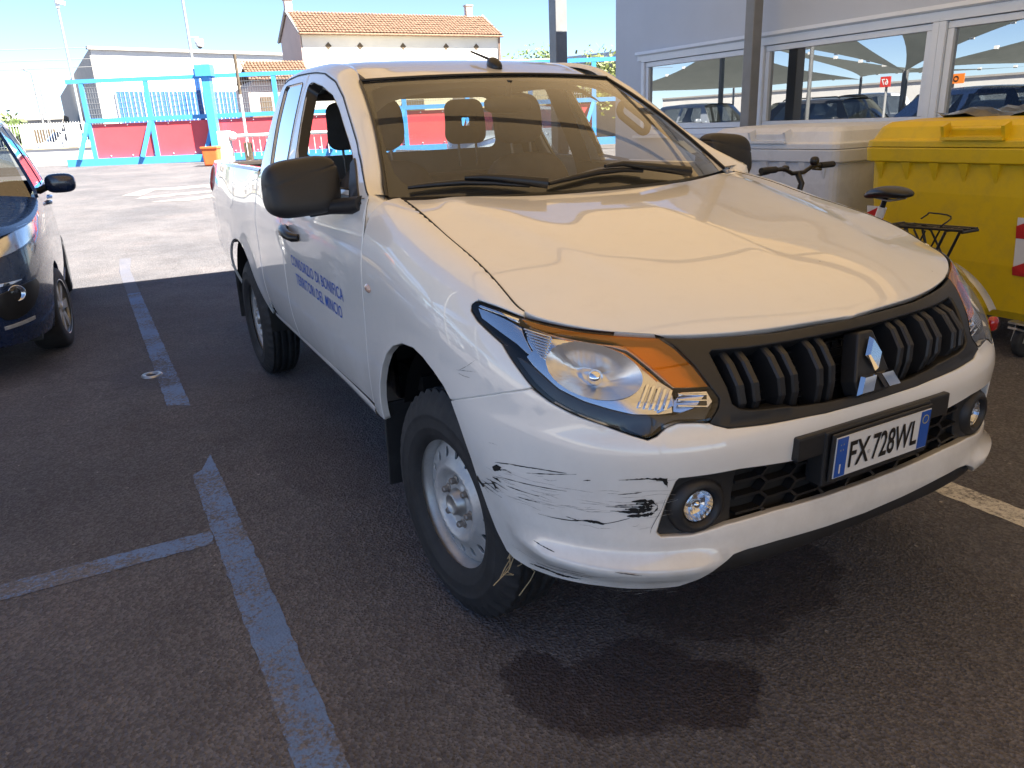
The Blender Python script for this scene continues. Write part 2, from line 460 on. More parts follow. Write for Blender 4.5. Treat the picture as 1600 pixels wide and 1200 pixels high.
# hood: z over (x, y)
_HC = pchip([.05, .137, .20, .28, .4, .6, .8, 1.0, 1.18, 1.45], [.90, .971, 1.006, 1.042, 1.082, 1.132, 1.172, 1.208, 1.238, 1.275])
_hy = np.linspace(.137, 1.45, 60)
def _edge():
    ts = np.linspace(0.0, t_at_y(1.5), 900)
    return np.stack([HEX(ts), HEY(ts), HEZ(ts)], -1)
_EC = _edge()
def HOOD(x, y):
    x = np.asarray(x, float); y = np.asarray(y, float); ax = np.abs(x)
    # edge reference for this row / column
    xe = np.interp(y, _EC[:, 1], _EC[:, 0]); ze = np.interp(y, _EC[:, 1], _EC[:, 2])
    r = np.clip(ax / np.maximum(xe, .05), 0, 1.05)
    z = _HC(y) + (ze - _HC(y)) * r ** 2.6
    # raised side ridges and a soft centre crest
    sm = lambda q: np.clip(q, 0, 1)**2*(3 - 2*np.clip(q, 0, 1))
    fade = sm((y - .20) / .55) * sm((1.6 - y) / .4)
    xr = .44 + .10 * np.clip((y - .4) / .5, 0, 1.4)
    q = (ax - xr) / .070
    z = z + fade * .0085 * np.where(q < 0, np.exp(-(q*.45) ** 2), np.exp(-(q*1.25) ** 2))
    cf = sm((y - .05) / .45) * sm((1.25 - y) / .8)
    z = z + cf * .0065 * np.exp(-np.sqrt(ax*ax + .0004) / .12)
    return np.stack([x + 0*y, y + 0*x, z], -1)
# windscreen: rows by w 0 (base) .. 1 (top), columns by x fraction
def WIND(c, w):
    c = np.asarray(c, float); w = np.asarray(w, float)
    xb = .759 + (.600 - .759) * w - .012 * np.sin(np.pi * w)
    x = c * xb
    y0 = 1.155 + .265 * np.abs(c) ** 2.3; y1 = 1.975 + .085 * np.abs(c) ** 2.2
    z0 = 1.243 + .006 * np.abs(c) ** 2; z1 = 1.664 - .013 * c * c
    y = y0 + (y1 - y0) * w; z = z0 + (z1 - z0) * w + .028 * np.sin(np.pi * w)
    return np.stack([x, y, z], -1)
_ZR = pchip([1.90, 1.98, 2.06, 2.12, 2.2, 2.3, 2.5, 2.7, 3.0, 3.2], [1.618, 1.664, 1.69, 1.706, 1.727, 1.747, 1.767, 1.776, 1.772, 1.752])
def ROOF(x, y):
    x = np.asarray(x, float); y = np.asarray(y, float); ax = np.abs(x)
    yy = y - .085 * (np.clip(ax / .6, 0, 1.2)) ** 2.2 * np.clip((2.4 - y) / .4, 0, 1)
    z = _ZR(yy) - .012 * (ax / .55) ** 2 - .05 * np.clip((ax - .44) / .18, 0, 2) ** 2.2
    return np.stack([x + 0*y, y + 0*x, z], -1)

def FEN(t, v):
    """BELT with the crown swept by angle, so that it runs cleanly into the bonnet seam"""
    t = np.asarray(t, float); v = np.asarray(v, float); zs = ZSH(t); ze = HEZ(t); k = KSH(t)
    x, y = lower(t, np.minimum(v, zs)); f = np.clip((v - zs)/(ze - zs), 0, 1)*np.pi/2
    s = np.sin(f)**(2/k); c = np.cos(f)**(2/k); hx, hy = -HEX(t), HEY(t); up = v > zs
    return np.stack([np.where(up, hx + (x-hx)*c, x), np.where(up, hy + (y-hy)*c, y), np.where(up, zs + (ze-zs)*s, v)], -1)
def z2v(t, z):
    zs = float(ZSH(t)); ze = float(HEZ(t)); k = float(KSH(t))
    if z <= zs: return z
    s = min(1.0, (z-zs)/(ze-zs)); return zs + (ze-zs)*math.asin(min(1, s**(k/2)))*2/math.pi

# ---------------------------------------------------------------- shared materials
def _white():
    m, nt, b = nmat('white_paint'); b.inputs['Coat Weight'].default_value = 1; b.inputs['Coat Roughness'].default_value = .012; b.inputs['Coat IOR'].default_value = 1.62
    g = nt.nodes.new('ShaderNodeNewGeometry'); P = g.outputs['Position']; sp = nt.nodes.new('ShaderNodeSeparateXYZ'); nt.links.new(P, sp.inputs[0])
    c = mixc(nt, ramp(nt, tex(nt, 2.5, 5, .6, vec=P).outputs[0], .3, .7), (.825, .812, .770), (.848, .835, .792))
    v = tex(nt, 34, kind='ShaderNodeTexVoronoi', vec=P); bw = nt.nodes.new('ShaderNodeRGBToBW'); nt.links.new(v.outputs['Color'], bw.inputs[0])
    spot = mth(nt, 'MULTIPLY', ramp(nt, bw.outputs[0], .90, .905), mth(nt, 'SUBTRACT', 1.0, ramp(nt, v.outputs['Distance'], .05, .09)))       # flies and chips
    c = mixc(nt, mth(nt, 'MULTIPLY', spot, .75), c, (.10, .08, .06))
    low = mth(nt, 'MULTIPLY', mth(nt, 'SUBTRACT', 1.0, ramp(nt, sp.outputs[2], .42, .80)), ramp(nt, tex(nt, 6, 7, .7, vec=P).outputs[0], .38, .75))   # road dirt low down
    film = ramp(nt, tex(nt, 14, 8, .75, vec=P).outputs[0], .52, .85)
    c = mixc(nt, mth(nt, 'ADD', mth(nt, 'MULTIPLY', low, .42), mth(nt, 'MULTIPLY', film, .10)), c, (.42, .37, .30))
    nt.links.new(c, b.inputs['Base Color'])
    nt.links.new(mth(nt, 'ADD', .28, mth(nt, 'MULTIPLY', film, .25)), b.inputs['Roughness'])
    nt.links.new(mth(nt, 'ADD', .010, mth(nt, 'ADD', mth(nt, 'MULTIPLY', film, .07), mth(nt, 'MULTIPLY', low, .12))), b.inputs['Coat Roughness'])
_white()
pm('black_plastic', (.018, .018, .019), .48, var=.25, bs=.25, bscale=900, bdist=.0004)
pm('satin_black', (.012, .012, .013), .32, var=.2)
pm('deep_black', (.006, .006, .006), .6, var=.1)
pm('rubber', (.018, .019, .021), .72, var=.3, bs=.3, bscale=60, bdist=.001, grime=.2)
pm('steel_silver', (.55, .55, .54), .4, metal=.35, var=.12, grime=.5, vscale=9)
pm('rusty_steel', (.19, .13, .09), .6, metal=.4, var=.4, vscale=40)
pm('amber_plate', (.80, .80, .78), .25, metal=.7, var=.1, bs=.6, bscale=70, bdist=.006)
pm('bowl_chrome', (.80, .80, .80), .30, metal=.85, var=.05)
pm('indicator', (.62, .40, .30), .15, coat=1)
pm('nut_steel', (.30, .27, .24), .45, metal=.6, var=.25, vscale=60)
pm('scrape_grey', (.36, .35, .33), .7, var=.2)
pm('chrome', (.85, .86, .88), .06, metal=1, var=.03)
pm('reflector', (.72, .73, .75), .16, metal=1, var=.04)
pm('lamp_black', (.016, .0155, .015), .30, coat=.15, var=.1)
pm('seat_cloth', (.12, .103, .088), .9, var=.25, bs=.4, bscale=500, bdist=.0006)
pm('dash_plastic', (.085, .078, .070), .55, var=.15, bs=.2, bscale=700, bdist=.0004)
pm('headliner', (.26, .245, .225), .9, var=.05)
pm('grey_steel', (.20, .205, .21), .45, var=.1, coat=.1)
pm('wall_grey', (.50, .54, .61), .55, var=.04, vscale=1.2)
pm('frame_white', (.72, .78, .86), .35, var=.03)
pm('white_wall', (.66, .65, .62), .85, var=.06, vscale=.8)
pm('cream_wall', (.66, .58, .40), .85, var=.08, vscale=.6)
pm('pink_wall', (.50, .40, .36), .88, var=.08, vscale=.7)
pm('concrete', (.36, .345, .32), .85, var=.12, vscale=1.0)
pm('gate_blue', (.07, .33, .70), .42, var=.1)
pm('gate_red', (.72, .085, .10), .5, var=.06, vscale=1.5)
pm('cladding_blue', (.030, .12, .38), .45, var=.1)
pm('wire_grey', (.35, .36, .37), .5, metal=.6)
pm('pole_grey', (.42, .43, .43), .5, metal=.3, var=.1)
pm('orange_plastic', (.75, .15, .04), .5, var=.1)
pm('roof_tile', (.19, .115, .075), .85, var=.45, vscale=5)
pm('yellow_plastic', (.74, .50, .010), .42, var=.06, vscale=2, bs=.12, bscale=60, bdist=.001, grime=.38)
pm('white_plastic', (.72, .76, .82), .48, var=.05, vscale=2, grime=.3)
pm('zinc', (.45, .45, .44), .4, metal=.8, var=.2)
pm('sticker_red', (.55, .03, .03), .35, var=.05)
pm('sticker_white', (.75, .75, .74), .35, var=.03)
pm('blue_text', (.012, .095, .47), .4, var=.05)
pm('plate_blue', (.012, .09, .42), .3, var=.03, coat=.3)
pm('plate_white', (.74, .74, .72), .35, var=.02, coat=.3)
pm('plate_black', (.01, .01, .01), .4, var=.1)
pm('yellow_ring', (.75, .62, .05), .4, var=.05)
pm('bark', (.10, .075, .05), .9, var=.4, vscale=12)
pm('leaf_green', (.075, .115, .03), .6, var=.5, vscale=2)
pm('leaf_pale', (.12, .145, .035), .6, var=.4, vscale=2)
pm('straw', (.42, .33, .19), .8, var=.2)
pm('sign_red', (.60, .04, .03), .5, var=.05)
pm('sign_orange', (.80, .22, .03), .5, var=.05)
pm('interior_dark', (.035, .036, .038), .8, var=.1)
pm('bed_grey', (.075, .08, .078), .6, var=.3, vscale=5, grime=.4)
pm('car_blue', (.010, .022, .062), .28, coat=1, var=.05)
pm('car_silver', (.36, .40, .45), .3, metal=.5, coat=1, var=.04)
pm('car_white', (.74, .74, .73), .3, coat=1, var=.03)
pm('car_dark', (.035, .037, .042), .3, coat=1, var=.1)
pm('car_grey', (.16, .17, .18), .3, metal=.4, coat=1, var=.05)
pm('dark_glass', (.008, .009, .010), .03, coat=1, spec=.9, var=.02)
pm('bike_red', (.55, .02, .02), .3, coat=.8, var=.05)
pm('rear_lamp', (.40, .012, .012), .12, coat=1, var=.05)
glass('clear_glass', (.84, .88, .86))
glass('screen_glass', (.74, .76, .73), refl=.64, base=.04)
def _dusty(name, amount):
    m = M[name]; nt = m.node_tree; out = [n for n in nt.nodes if n.type == 'OUTPUT_MATERIAL'][0]; src = out.inputs[0].links[0].from_socket
    d = nt.nodes.new('ShaderNodeBsdfDiffuse'); d.inputs[0].default_value = (.62, .60, .57, 1); mx = nt.nodes.new('ShaderNodeMixShader')
    f = mth(nt, 'ADD', mth(nt, 'MULTIPLY', ramp(nt, tex(nt, 5, 7, .7).outputs[0], .35, .75), amount), mth(nt, 'MULTIPLY', ramp(nt, tex(nt, 160, 3, .6).outputs[0], .66, .74), amount*1.5))
    nt.links.new(mth(nt, 'ADD', f, amount*.5), mx.inputs[0]); nt.links.new(src, mx.inputs[1]); nt.links.new(d.outputs[0], mx.inputs[2]); nt.links.new(mx.outputs[0], out.inputs[0])
_dusty('screen_glass', .026)
glass('lens', (.93, .94, .95), refl=.5)
glass('office_glass', (.30, .33, .34), refl=2.6, base=.07)
glass('tinted_glass', (.42, .46, .48), refl=1.6, base=.05)
def _orange():
    m = bpy.data.materials.new('orange_lens'); m.use_nodes = True; M['orange_lens'] = m; nt = m.node_tree; b = nt.nodes['Principled BSDF']
    b.inputs['Base Color'].default_value = (.92, .31, .018, 1); b.inputs['Roughness'].default_value = .10; b.inputs['Coat Weight'].default_value = .5
    tr_ = nt.nodes.new('ShaderNodeBsdfTransparent'); tr_.inputs[0].default_value = (1.0, .50, .06, 1); mx = nt.nodes.new('ShaderNodeMixShader'); mx.inputs[0].default_value = .34
    nt.links.new(tr_.outputs[0], mx.inputs[1]); nt.links.new(b.outputs[0], mx.inputs[2]); nt.links.new(mx.outputs[0], nt.nodes['Material Output'].inputs[0])
_orange()

# ---- asphalt, shared by the ground and by the worn paint on it
def asphalt(nt):
    g = nt.nodes.new('ShaderNodeNewGeometry'); P = g.outputs['Position']
    big = tex(nt, .55, 5, .6, vec=P).outputs[0]; mid = tex(nt, 2.6, 6, .65, vec=P).outputs[0]; fine = tex(nt, 55, 4, .7, vec=P).outputs[0]
    vor = tex(nt, 105, kind='ShaderNodeTexVoronoi', vec=P); vd = vor.outputs['Distance']; vc = vor.outputs['Color']
    bw = nt.nodes.new('ShaderNodeRGBToBW'); nt.links.new(vc, bw.inputs[0])
    c = mixc(nt, ramp(nt, big, .36, .64), (.116, .116, .127), (.174, .168, .174))
    c = mixc(nt, mth(nt, 'MULTIPLY', ramp(nt, mid, .42, .72), .5), c, (.088, .082, .086))
    c = mixc(nt, mth(nt, 'MULTIPLY', ramp(nt, tex(nt, 1.1, 6, .7, vec=P).outputs[0], .55, .75), .40), c, (.150, .128, .130))   # reddish dust
    c = mixc(nt, ramp(nt, bw.outputs[0], .30, .95), mixc(nt, 1, c, (.69, .68, .70), 'MULTIPLY'), mixc(nt, 1, c, (1.28, 1.27, 1.26), 'MULTIPLY'))
    c = mixc(nt, mth(nt, 'MULTIPLY', ramp(nt, bw.outputs[0], .955, .985), .7), c, (.46, .44, .41))        # pale chips
    c = mixc(nt, mth(nt, 'MULTIPLY', ramp(nt, fine, .60, .74), .6), c, (.055, .052, .054))                  # open pores
    # oil and wet marks left by parked cars
    sep = nt.nodes.new('ShaderNodeSeparateXYZ'); nt.links.new(P, sep.inputs[0])
    wob = mth(nt, 'MULTIPLY', mth(nt, 'SUBTRACT', tex(nt, 7, 7, .68, vec=P).outputs[0], .5), .42)
    tot = None
    for cx, cy, rx, ry, st in ((-.58, .25, .24, .20, .80), (-.43, .13, .17, .15, .84), (-.80, .36, .11, .18, .84), (-.02, .46, .42, .26, .7), (-1.25, 4.3, .55, .5, .42), (-.9, 2.2, .25, .5, .25), (-2.3, .9, .5, .55, .2), (-2.6, 4.9, .7, .5, .4)):
        dx = mth(nt, 'DIVIDE', mth(nt, 'SUBTRACT', sep.outputs[0], cx), rx); dy = mth(nt, 'DIVIDE', mth(nt, 'SUBTRACT', sep.outputs[1], cy), ry)
        d = mth(nt, 'SQRT', mth(nt, 'ADD', mth(nt, 'MULTIPLY', dx, dx), mth(nt, 'MULTIPLY', dy, dy)))
        d = mth(nt, 'ADD', d, mth(nt, 'ADD', mth(nt, 'MULTIPLY', wob, 3.6), mth(nt, 'MULTIPLY', mth(nt, 'SUBTRACT', fine, .5), .35)))
        k = mth(nt, 'MULTIPLY', mth(nt, 'SUBTRACT', 1.0, ramp(nt, d, .84, 1.0)), st)
        tot = k if tot is None else mth(nt, 'MAXIMUM', tot, k)
    c = mixc(nt, tot, c, mixc(nt, 1, c, (.30, .26, .30), 'MULTIPLY'))
    # a few crack lines
    cr = tex(nt, .45, kind='ShaderNodeTexVoronoi', vec=P); cr.feature = 'DISTANCE_TO_EDGE'
    wv = nt.nodes.new('ShaderNodeVectorMath'); wv.operation = 'ADD'; nz = tex(nt, 3, 5, .7, vec=P)
    sc = nt.nodes.new('ShaderNodeVectorMath'); sc.operation = 'SCALE'; nt.links.new(nz.outputs['Color'], sc.inputs[0]); sc.inputs['Scale'].default_value = .5
    nt.links.new(P, wv.inputs[0]); nt.links.new(sc.outputs[0], wv.inputs[1]); nt.links.new(wv.outputs[0], cr.inputs['Vector'])
    ck = mth(nt, 'MULTIPLY', mth(nt, 'SUBTRACT', 1.0, ramp(nt, cr.outputs['Distance'], .002, .006)), .22)
    c = mixc(nt, ck, c, (.03, .028, .028))
    h = mth(nt, 'ADD', mth(nt, 'MULTIPLY', vd, .8), mth(nt, 'MULTIPLY', fine, .9))
    rgh = mth(nt, 'SUBTRACT', .88, mth(nt, 'MULTIPLY', tot, .35))
    return P, c, h, rgh, fine, mid
def mat_asphalt():
    m, nt, b = nmat('asphalt'); P, c, h, r, f, md = asphalt(nt)
    nt.links.new(c, b.inputs['Base Color']); nt.links.new(r, b.inputs['Roughness']); bump(nt, b, h, 1.0, .010); b.inputs['Specular IOR Level'].default_value = .35
mat_asphalt()
def mat_paint(name, col, lo, hi, patch=.5):
    m, nt, b = nmat(name); P, c, h, r, f, md = asphalt(nt)
    n1 = tex(nt, 48, 6, .8, vec=P).outputs[0]; n2 = tex(nt, 3.2, 4, .6, vec=P).outputs[0]
    k = ramp(nt, mth(nt, 'ADD', mth(nt, 'MULTIPLY', n1, .75), mth(nt, 'MULTIPLY', n2, patch)), lo, hi)
    col2 = mixc(nt, tex(nt, 9, 5, .7, vec=P).outputs[0], tuple(x*.72 for x in col), tuple(min(1, x*1.2) for x in col))
    nt.links.new(mixc(nt, k, c, col2), b.inputs['Base Color']); b.inputs['Roughness'].default_value = .75; bump(nt, b, h, .55, .006)
mat_paint('paint_blue', (.145, .235, .42), .565, .655, .5); mat_paint('paint_blue_sunlit', (.105, .11, .14), .50, .66); mat_paint('paint_white', (.62, .60, .55), .50, .66); mat_paint('paint_faded', (.56, .53, .47), .60, .76)

# ---------------------------------------------------------------- ground
def gz(y): return .02*min(max(y - 9, 0), 25) if not hasattr(y, 'shape') else .02*np.clip(y - 9, 0, 25)
def _ground():
    ys = [-300, -120, -60, -30, -15, -8, -4, 0, 4, 8, 9, 10, 13, 17, 21, 25, 29, 33, 34, 36, 45, 60, 90, 140, 220, 400, 900]
    xs = [-700, -200, -80, -40, -20, -10, -5, 0, 5, 10, 20, 40, 80, 200, 700]
    P = np.array([[(x, y, gz(y)) for y in ys] for x in xs], float)
    return grid_mesh('ground', P, 'asphalt', None, True, kind='structure')
_ground()
def sheet(name, poly, mat, lift=.002, kind='structure', **k):
    mb = MB(); P = densify(poly, .5); o = len(P)
    me = mesh(name, [(p[0], p[1], gz(p[1]) + lift) for p in P], [tuple(range(o))])
    return link(name, me, mat, None, kind, **k)
def ragged(poly, amp=.004, step=.03):
    P = densify(poly, step); return [(p[0] + random.uniform(-amp, amp), p[1] + random.uniform(-amp, amp)) for p in P]
sheet('parking_line', ragged([(-1.465, 3.52), (-1.345, 3.44), (-1.345, 7.4), (-1.465, 7.4)]), 'paint_blue')
sheet('parking_line', [(-1.465, 7.41), (-1.345, 7.41), (-1.345, 9.0), (-1.28, 9.9), (-1.41, 9.96), (-1.465, 9.0)], 'paint_blue_sunlit')  # sunlit stretch: the sun's effect is painted in as a darker, greyer blue
sheet('parking_line', ragged([(-1.47, -3.0), (-1.35, -3.0), (-1.35, 2.3), (-1.355, 2.62), (-1.42, 2.45), (-1.465, 2.4)]), 'paint_blue')
sheet('parking_line', ragged([(-1.471, 1.70), (-1.471, 1.815), (-4.2, 1.835), (-4.2, 1.70)]), 'paint_blue')
sheet('parking_line', ragged([(1.114, -3.5), (1.245, -3.5), (1.245, 7.0), (1.114, 7.0)]), 'paint_white')
for q in ([(-.9, 19.4), (-.55, 19.1), (-.1, 20.4), (1.2, 20.1), (2.6, 20.6), (2.4, 21.3), (1.0, 21.1), (-.3, 21.0)], [(-.7, 18.3), (1.4, 18.8), (3.2, 19.0), (3.2, 19.5), (1.3, 19.4), (-.5, 18.8)], [(-.45, 17.4), (.2, 17.0), (1.6, 17.9), (3.0, 17.9), (3.1, 18.3), (1.4, 18.3)]):
    sheet('road_marking', q, 'paint_faded', .006)

# ---------------------------------------------------------------- building on the right with its window band
WX = 4.7
bt = thing('office_building', 'grey panelled building with a band of white framed windows behind the bins', 'building', (WX, 0, 0))
def wall_strip(y0, y1, z0, z1): return [(WX, y0, z0), (WX, y1, z0), (WX, y1, z1), (WX, y0, z1)]
mb = MB(); Y0B, Y1B, ZT = -14.0, 7.62, 3.3
WINS = [(5.14, 7.03), (3.20, 5.08), (1.20, 3.14), (-.95, 1.14), (-3.1, -1.01), (-5.3, -3.16)]
mb.box((WX+.1, (Y0B+Y1B)/2, .63), (.2, Y1B-Y0B, 1.26)); mb.box((WX+.1, (Y0B+Y1B)/2, (2.17+ZT)/2), (.2, Y1B-Y0B, ZT-2.17))
mb.box((WX+.1, (7.09+Y1B)/2, 1.715), (.2, Y1B-7.09, .91)); mb.box((WX+.1, (Y0B-5.33)/2, 1.715), (.2, -5.33-Y0B, .91))
mb.build('wall', 'wall_grey', bt)
mb = MB(); mb.box((WX+6.2, Y1B-.1, ZT/2), (12.0, .2, ZT)); mb.box((WX+6.2, (Y0B+Y1B)/2, ZT+.12), (12.6, Y1B-Y0B+.5, .24)); mb.build('side_wall', 'wall_grey', bt)
mb = MB(); mb.box((WX+6.5, (Y0B+Y1B)/2, 1.6), (.1, Y1B-Y0B-.5, 3.0)); mb.box((WX+3.3, (Y0B+Y1B)/2, 3.1), (6.2, Y1B-Y0B-.5, .05)); mb.box((WX+3.3, (Y0B+Y1B)/2, .05), (6.2, Y1B-Y0B-.5, .06)); mb.build('room_interior', 'interior_dark', bt)
mb = MB(); mb.box((WX-.025, .82, 2.20), (.09, 12.62, .035), ry=.25); mb.box((WX-.012, .82, 2.155), (.03, 12.62, .05)); mb.build('drip_strip', 'frame_white', bt)
mb = MB(); mb.box((WX-.03, .82, 1.245), (.11, 12.66, .03), ry=-.12); mb.build('sill', 'frame_white', bt)
for (a, b) in WINS:
    mb = MB(); zb, zt = 1.262, 2.166; fw = .055
    for (y0, y1, z0, z1, dx) in ((a-.03, b+.03, zb, zb+.06, 0), (a-.03, b+.03, zt-.06, zt, 0), (a-.03, a+.03, zb+.06, zt-.06, 0), (b-.03, b+.03, zb+.06, zt-.06, 0)):
        mb.box((WX+.02, (y0+y1)/2, (z0+z1)/2), (.09, y1-y0-.002, z1-z0-.002))
    ia, ib, iz0, iz1 = a+.034, b-.034, zb+.064, zt-.064
    for (y0, y1, z0, z1) in ((ia, ib, iz0, iz0+fw), (ia, ib, iz1-fw, iz1), (ia, ia+fw, iz0+fw, iz1-fw), (ib-fw, ib, iz0+fw, iz1-fw)):
        mb.box((WX+.03, (y0+y1)/2, (z0+z1)/2), (.06, y1-y0-.002, z1-z0-.002))
    w = mb.build('window', 'frame_white', bt, bevel=.004)
    mb = MB(); mb.add([(WX+.035, ia+fw-.01, iz0+fw-.01), (WX+.035, ib-fw+.01, iz0+fw-.01), (WX+.035, ib-fw+.01, iz1-fw+.01), (WX+.035, ia+fw-.01, iz1-fw+.01)], [(0, 1, 2, 3)]); mb.build('pane', 'office_glass', w)
for y in (7.2, 5.9, 4.6, 3.3, 2.0):
    pass

# ---------------------------------------------------------------- carport over the bays: steel posts and beams, translucent beige membrane
def mat_membrane():
    m = bpy.data.materials.new('membrane'); m.use_nodes = True; M['membrane'] = m; nt = m.node_tree
    for n in list(nt.nodes): nt.nodes.remove(n)
    out = nt.nodes.new('ShaderNodeOutputMaterial'); d = nt.nodes.new('ShaderNodeBsdfDiffuse'); t = nt.nodes.new('ShaderNodeBsdfTranslucent'); mx = nt.nodes.new('ShaderNodeMixShader')
    n = tex(nt, 1.2, 5, .6); c = mixc(nt, n.outputs[0], (.58, .41, .22), (.66, .48, .27))
    nt.links.new(c, d.inputs[0]); nt.links.new(c, t.inputs[0]); mx.inputs[0].default_value = MEMBRANE_T
    nt.links.new(d.outputs[0], mx.inputs[1]); nt.links.new(t.outputs[0], mx.inputs[2]); nt.links.new(mx.outputs[0], out.inputs[0])
MEMBRANE_T = .18
mat_membrane()
def mat_net():
    m = bpy.data.materials.new('shade_net'); m.use_nodes = True; M['shade_net'] = m; nt = m.node_tree
    for n in list(nt.nodes): nt.nodes.remove(n)
    out = nt.nodes.new('ShaderNodeOutputMaterial'); d = nt.nodes.new('ShaderNodeBsdfDiffuse'); t = nt.nodes.new('ShaderNodeBsdfTranslucent'); mx = nt.nodes.new('ShaderNodeMixShader')
    c = mixc(nt, tex(nt, 2.5, 6, .7).outputs[0], (.10, .115, .11), (.19, .205, .195)); nt.links.new(c, d.inputs[0]); nt.links.new(c, t.inputs[0]); mx.inputs[0].default_value = .45
    nt.links.new(d.outputs[0], mx.inputs[1]); nt.links.new(t.outputs[0], mx.inputs[2]); nt.links.new(mx.outputs[0], out.inputs[0])
mat_net()
cp = thing('carport', 'steel carport whose grey posts stand beside the grey building', 'carport', (4.4, 0, 0))
CX0, CX1, CY0, CY1, CZ = -2.7, 5.6, -19.5, 5.6, 3.7
def cz(x): return CZ + .10*(4.6 - x)*.35
P = np.array([[(x, y, cz(x) - .10*math.sin(math.pi*((y-CY0) % 2.5)/2.5)) for y in np.linspace(CY0, CY1, 81)] for x in np.linspace(CX0, CX1, 14)])
grid_mesh('membrane', P, 'membrane', cp)
for y in np.arange(CY0+2.5, CY1, 2.5):
    MB().tube([(CX0, y, cz(CX0)+.09), (CX1, y, cz(CX1)+.09)], .055, 8).build('rafter', 'grey_steel', cp)
MB().box((4.42, -5.4, CZ+.24), (.14, 28.8, .22)).build('beam', 'grey_steel', cp)
MB().box((CX0+.1, -6.9, cz(CX0)+.26), (.14, 25, .22)).build('beam', 'grey_steel', cp)
for (x, y, s) in ((4.42, 4.955, .118), (4.42, 8.56, .18), (4.42, -4.2, .13), (4.42, -11.6, .13), (4.42, -19, .13), (CX0+.1, -8.0, .16), (CX0+.1, -19.0, .16)):
    pz = MB().box((x, y, (CZ+.13)/2), (s, s, CZ+.13)).build('post', 'grey_steel', cp, bevel=.008)
    MB().box((x, y, .012), (s*2, s*2, .02)).build('base_plate', 'grey_steel', pz)

# ---------------------------------------------------------------- sliding gate, barrier and what stands near it
GT = Vector((.883, -.469, 0)); GN = Vector((-.469, -.883, 0)); G0 = Vector((-1.842, 35.716, 0)); GZ0 = .50
def gp(s, z, d=0): v = G0 + GT*s + GN*d; return Vector((v.x, v.y, z))
def gbar(mb, a, b, w=.09, dd=.09):
    a, b = Vector(a), Vector(b); t = (b-a).normalized(); n = GN; u = t.cross(n).normalized()
    o = [a, b]; V = []
    for p in o:
        for (i, j) in ((-1, -1), (1, -1), (1, 1), (-1, 1)): V.append(p + u*(i*w/2) + n*(j*dd/2))
    mb.add(V, [(0, 1, 2, 3), (7, 6, 5, 4), (0, 4, 5, 1), (1, 5, 6, 2), (2, 6, 7, 3), (3, 7, 4, 0)])
gate = thing('sliding_gate', 'long blue steel sliding gate with red lower panels across the yard entrance', 'gate', gp(8, GZ0))
mb = MB(); gbar(mb, gp(-.05, GZ0+.14, .12), gp(9.0, GZ0+.14, .12), .28, .24); gbar(mb, gp(9.4, GZ0+.14, .1), gp(22.4, GZ0+.14, .1), .28, .24); mb.build('bottom_rail', 'gate_blue', gate)
mb = MB(); gbar(mb, gp(.45, 3.68), gp(22.5, 3.68), .15, .12); mb.build('top_rail', 'gate_blue', gate)
mb = MB(); gbar(mb, gp(1.0, 2.21), gp(22.4, 2.21), .16, .12); mb.build('middle_rail', 'gate_blue', gate)
POSTS = [1.02 + 2.52*i for i in range(9)]
for s in POSTS:
    mb = MB(); gbar(mb, gp(s, GZ0+.28), gp(s, 3.6), .17, .11); p = mb.build('post', 'gate_blue', gate)
    mb = MB(); gbar(mb, gp(s-.03, 2.13, .07), gp(s-.50, GZ0+.28, .30), .15, .10); mb.build('brace', 'gate_blue', p)
for a, b in zip(POSTS[:-1], POSTS[1:]):
    mb = MB(); gbar(mb, gp(a+.09, 1.43, -.02), gp(b-.09, 1.43, -.02), 1.30, .02); p = mb.build('panel', 'gate_red', gate)
    for q in (.25, .6, .95):
        for z in (.86, 2.02): MB().box(gp(a + (b-a)*q, z, 0.0), (.035, .035, .035)).build('bolt', 'sticker_white', p)
    mb = MB(); n = 26
    for i in range(1, n): s = a + (b-a)*i/n; mb.tube([gp(s, 2.29, 0), gp(s, 3.6, 0)], .008, 3, False)
    for z in np.arange(2.45, 3.55, .2): mb.tube([gp(a+.08, z, .01), gp(b-.08, z, .01)], .008, 3, False)
    mb.build('wire_mesh', 'wire_grey', gate, kind='stuff')
gpost = thing('gate_guide_post', 'tall blue steel guide post holding up the sliding gate', 'post', gp(6.05, GZ0, .28))
MB().box(gp(6.05, 2.2, .28), (.32, .32, 3.4), rz=-.49).build('column', 'gate_blue', gpost, bevel=.01); MB().box(gp(6.03, 3.86, .28), (.62, .46, .42), rz=-.49).build('head', 'gate_blue', gpost, bevel=.01)
MB().box(gp(5.4, 2.55, -.5), (.16, .10, 2.9), rz=-.49).build('control_box', 'cladding_blue', gpost)
mb = MB(); mb.box((3.45, 32.9, 2.2), (.30, .22, 3.9), rz=-.49); dk = mb.build('grey_pillar', 'concrete', None); dk['label'] = 'dark grey square pillar rising behind the blue gate post'; dk['category'] = 'pillar'
